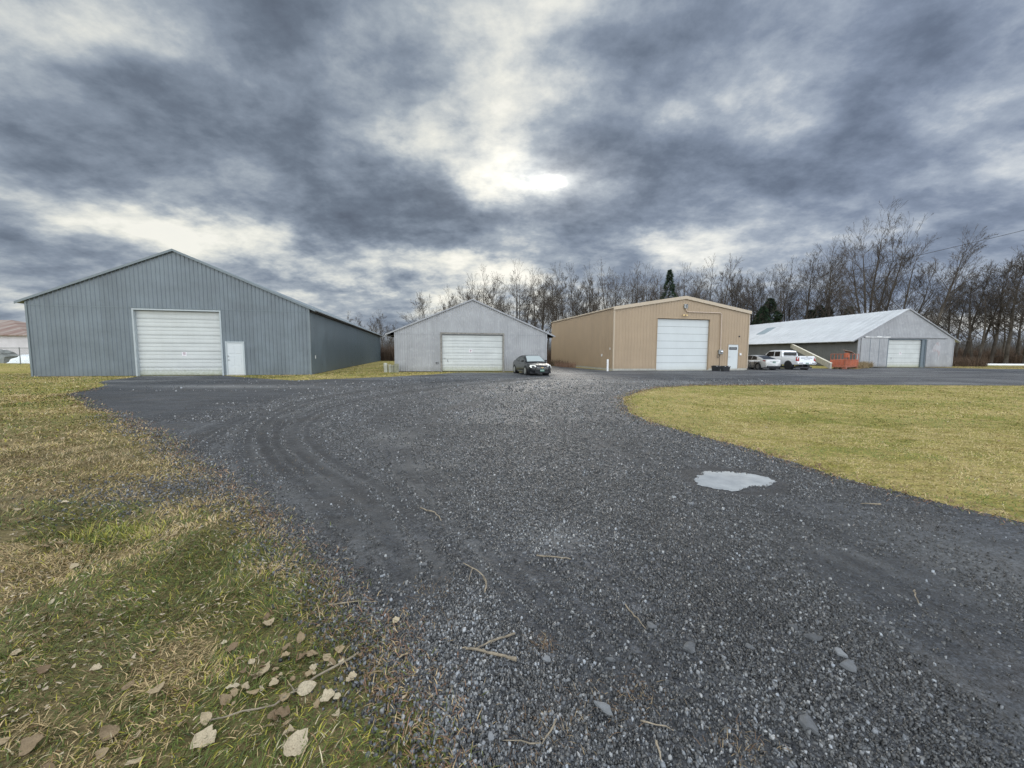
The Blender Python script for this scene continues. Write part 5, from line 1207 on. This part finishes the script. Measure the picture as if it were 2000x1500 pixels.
# larger flat stones one could pick out
BS=[(.19,1.88,.075,'pale flat stone in the gravel right of the two crossed sticks'),(-.65,2.77,.07,'greenish-grey stone in the packed wheel track'),(.30,3.10,.075,'pale rounded stone below the dusty pale patch'),(.11,2.95,.05,'small pale stone left of the dusty pale patch'),(.42,1.60,.12,'biggest pale flagstone beside a rusty sprig'),(.82,2.13,.09,'grey stone with a dark split in the centre gravel'),
 (.97,1.96,.12,'long bluish flat stone on the edge of the brown bare patch'),(1.12,1.90,.05,'small whitish stone at the tip of the brown bare patch'),(1.65,2.12,.08,'small purplish slate stone above the pair of long slates'),(1.70,2.04,.12,'long bluish slate stone, upper one of a pair'),(1.76,1.93,.10,'rounded grey-white slate on the right gravel'),(1.73,1.84,.13,'long thin greenish slate near the right gravel edge'),
 (1.30,1.97,.07,'plain grey stone between the brown patch and the long slates'),(1.28,1.53,.13,'big dark slate stone in the lower right gravel'),(-.08,1.47,.06,'round whitish stone among light pebbles near the bottom edge'),(.52,1.88,.07,'dull dark stone between the sticks and the brown patch'),(1.12,2.95,.06,'isolated white stone in the middle gravel'),(1.80,4.15,.09,'flat pale stone left of the puddle, upper one'),(1.90,3.96,.11,'widest flat pale stone left of the puddle'),(2.04,4.3,.06,'little flat stone nearest the puddle on its left'),(2.55,3.92,.08,'flat grey stone below the puddle'),(.33,1.99,.05,'')]
for i,(x,y,s,lb) in enumerate(BS):
    if not lb: continue
    rr=random.Random(i); k=9; V=[];a0=rr.random()*6; asp=rr.uniform(.45,.8)
    for (sc_,z) in ((.92,-.1),(1,.12),(.86,.26),(.5,.33)):
        for j in range(k):
            a=a0+2*PI*j/k; q=s*.36*sc_*(1+.22*math.sin(j*2.3+i)+.08*math.sin(j*5.1+i)); V.append((q*math.cos(a),q*math.sin(a)*asp,s*.6*z*(1+.15*math.sin(j+i))))
    F=[(l*k+j,l*k+(j+1)%k,(l+1)*k+(j+1)%k,(l+1)*k+j) for l in range(3) for j in range(k)]+[tuple(range(3*k,4*k)),tuple(range(k-1,-1,-1))]
    mb=MB(); mb.add(V,F); g=rr.uniform(.12,.24) if ('pale' in lb or 'whit' in lb) else rr.uniform(.06,.12)
    o=mb.build('flat_stone',plain('stone_%02d'%i,(g*.95,g,g*1.06),.6,var=.2,scale=40,bmp=.4)); o.location=(x,y,.006); o.rotation_euler=(rr.gauss(0,.08),rr.gauss(0,.08),rr.random()*6); props(o,lb,'stone')

# ------------------------------------------------------------------ sticks and leaves
def stick(pts,r,label,forks=()):
    P=[]; rr=random.Random(len(label))
    for a,b in zip(pts[:-1],pts[1:]):
        for j in range(4):
            t=j/4; P.append((a[0]+(b[0]-a[0])*t+rr.gauss(0,.003),a[1]+(b[1]-a[1])*t+rr.gauss(0,.003),r+.012+rr.random()*.006))
    P.append((*pts[-1],r+.01)); n=len(P); mb=MB(); mb.tube(P,[r*(1-.55*i/n)*(1+.12*rr.gauss(0,1)) for i in range(n)],7)
    for (i,dx,dy) in forks:
        p=P[min(i,n-1)]; mb.tube([p,(p[0]+dx*.6,p[1]+dy*.6,p[2]+.008),(p[0]+dx,p[1]+dy,p[2]-.002)],[r*.5,r*.35,r*.2],5)
    props(mb.build('stick',M['stick'],smooth=True),label,'stick')
stick([(.03,1.86),(-.09,1.90),(-.24,1.935)],.009,'thickest pale stick, the lower of two meeting sticks',[(5,-.03,.02)])
stick([(.02,2.05),(-.08,2.0),(-.20,1.93),(-.26,1.945)],.006,'knobbly stick, the upper of two meeting sticks',[(8,.02,.06),(4,-.03,-.03)])
stick([(-.17,2.42),(-.17,2.53),(-.21,2.63),(-.36,2.78)],.007,'curved forked twig above the two meeting sticks',[(10,-.01,-.16),(8,.05,-.1)])
stick([(.20,1.54),(.13,1.44)],.004,'thin straight reddish twig, slanting, near the bottom centre'); stick([(.12,1.438),(-.03,1.455)],.003,'thin twig lying level next to the slanting reddish twig')
stick([(.72,2.31),(.75,2.2),(.78,2.10)],.005,'short dark twig beside the split grey stone')
stick([(-1.14,2.29),(-1.0,2.315),(-.88,2.325)],.005,'thin grey twig lying where grass meets gravel',[(5,.04,-.08)])
stick([(.20,2.89),(.33,2.865),(.46,2.845)],.006,'brown twig below the dusty pale patch')
stick([(.56,1.54),(.69,1.50)],.003,'fine pale straw-like twig right of the biggest flagstone')
stick([(-.80,1.90),(-.95,1.75),(-1.06,1.60),(-1.3,1.53)],.006,'long dark twig running through the leaf cluster in the grass',[(6,-.05,.04)])
stick([(-.93,3.8),(-.75,3.68),(-.66,3.51)],.007,'small bent dark twig on the packed wheel track')
stick([(2.72,2.47),(2.66,2.41),(2.61,2.34)],.005,'pale short twig on the packed track at far right')
stick([(.60,1.45),(.59,1.38)],.005,'stubby pale twig standing out at the bottom edge')
stick([(3.9,3.95),(3.72,3.98)],.008,'whitish stick on the packed gravel right of the puddle')
LV=[]
def leaf_mesh(seed,kind):
    rr=random.Random(seed); n=9;m=6;V=[]
    cu=rr.uniform(.25,.9)*(1 if rr.random()<.6 else -1); cl=rr.uniform(-.6,.8)
    for i in range(n+1):
        t=i/n; wdt=(math.sin(PI*min(1,t**.75))**.8)*(.42 if kind==0 else .33 if kind==1 else .5)+.004
        if kind==0: wdt*=1+.22*math.sin(t*15+seed)
        if kind==2: wdt*=1+.35*abs(math.sin(t*7+seed))
        for j in range(m+1):
            u=j/m*2-1; ang=u*wdt*2.0*cu; x=t-.5; y=(math.sin(ang)/(2.0*cu) if abs(cu)>.01 else u*wdt); z=abs((1-math.cos(ang))/(2.0*cu))*1.2+cl*.35*(x*x)+.05*math.sin(9*x+4*u+seed)+.025*math.sin(23*x+9*u)
            V.append((x,y,z))
    z0=min(v[2] for v in V); V=[(a,b,c-z0) for a,b,c in V]
    F=[(i*(m+1)+j,i*(m+1)+j+1,(i+1)*(m+1)+j+1,(i+1)*(m+1)+j) for i in range(n) for j in range(m)]
    mb=MB(); mb.add(V,F); mb.tube([(-.5,0,V[m//2][2]),(-.62,.02,V[m//2][2]+.02),(-.78,.06,.02)],.012,5)
    me=bpy.data.meshes.new('dead_leaf'); me.from_pydata(mb.v,[],mb.f); me.materials.append(M['leaf']); me.polygons.foreach_set('use_smooth',[True]*len(me.polygons)); me.update(); return me
LM=[leaf_mesh(i,i%3) for i in range(9)]
GA='dead leaves clustered in the near grass beside the gravel'; GB='dead leaves strewn over the near left grass'; GC='dead leaves scattered over the farther left bank'; GD='dead leaves dotted over the right-hand lawn'
def leaf(x,y,s,label,group,z=.012):
    o=bpy.data.objects.new('dead_leaf',LM[rt_.randrange(9)]); C.objects.link(o); o.location=(x,y,z); o.rotation_euler=(rt_.gauss(0,.28),rt_.gauss(0,.28),rt_.uniform(0,6.28)); k=s*rt_.uniform(.55,.95); o.scale=(k,k*rt_.uniform(.8,1.15),k*rt_.uniform(.7,1.2)); props(o,label,'leaf',group)
for (x,y,s) in [(-1.24,1.75,.10),(-1.23,1.81,.07),(-.96,1.69,.10),(-.84,1.64,.09),(-1.32,1.84,.07),(-1.31,1.69,.08),(-.87,1.61,.06),(-1.0,1.56,.08),(-.95,1.52,.07),(-1.03,1.54,.08),(-1.04,1.89,.08),(-.95,1.87,.06),(-1.2,1.94,.06),(-1.49,1.94,.05),(-1.08,1.87,.06),(-1.3,1.62,.07),(-.91,1.84,.05),(-1.25,1.69,.05),(-1.17,1.88,.06),(-.79,1.88,.04),(-1.22,1.78,.09),(-1.28,1.66,.06),(-.86,1.42,.10),(-.92,1.47,.07),(-1.02,1.50,.06)]+[(-1.1+rt_.gauss(0,.24),1.74+rt_.gauss(0,.22),rt_.uniform(.035,.07)) for _ in range(34)]:
    leaf(x,y,s,'curled tan dead leaf in the cluster on the near grass beside the gravel',GA,.02)
for (x,y,s) in [(-1.66,1.47,.10),(-1.92,1.42,.09),(-1.25,1.45,.10),(-2.07,1.80,.09),(-1.81,1.70,.06),(-1.61,1.39,.07),(-1.54,1.47,.06),(-2.32,1.79,.07),(-2.06,1.43,.08),(-1.99,2.05,.05),(-1.46,2.18,.09),(-1.42,2.12,.07),(-2.12,2.5,.04),(-1.4,1.87,.05),(-2.6,1.9,.07),(-2.9,2.31,.07),(-.81,2.06,.04),(-1.45,1.36,.08),(-2.05,2.59,.04),(-1.75,1.33,.08)]:
    leaf(x,y,s,'pale dead leaf lying singly on the matted near-left grass',GB,.015)
for (x,y) in [(-3.77,2.98),(-3.7,3.02),(-4.96,3.71),(-4.86,3.69),(-5.4,4.5),(-5.92,4.4),(-4.5,3.5),(-6.3,4.9),(-5.6,4.0),(-3.2,2.7),(-2.9,3.2)]+[(rt_.uniform(-9,-3.4),rt_.uniform(3,8)) for _ in range(26)]:
    if not bool(inside(np.array([x]),np.array([y]))[0]) and abs(x)<1.4*y: leaf(x,y,rt_.uniform(.06,.10),'whitish dead leaf scattered on the farther left grass bank',GC,.02)
for _ in range(34):
    x,y=rt_.uniform(4,16),rt_.uniform(3.5,14)
    if not bool(inside(np.array([x]),np.array([y]))[0]) and abs(x)<1.4*y: leaf(x,y,rt_.uniform(.05,.09),'small brown dead leaf dotted on the right lawn',GD,.02)
n=3200; x=rng.uniform(-4.5,-.4,n); y=rng.uniform(1.1,5,n); k=(~inside(x,y))&(fbm(x,y,.6,55)>.42); x,y=x[k],y[k]; n=len(x); cc=np.array([(.34,.28,.20)])*(.5+.9*rng.random((n,1)))
blades('leaf_litter',x,y,np.full(n,.012),.012+.022*rng.random(n),.008+.012*rng.random(n),rng.random(n)*2*PI,np.full(n,1.35),cc,M['grass'],'crumbled bits of dead leaves between the grass blades')
print('TREES',NT,'objs',len(bpy.data.objects))
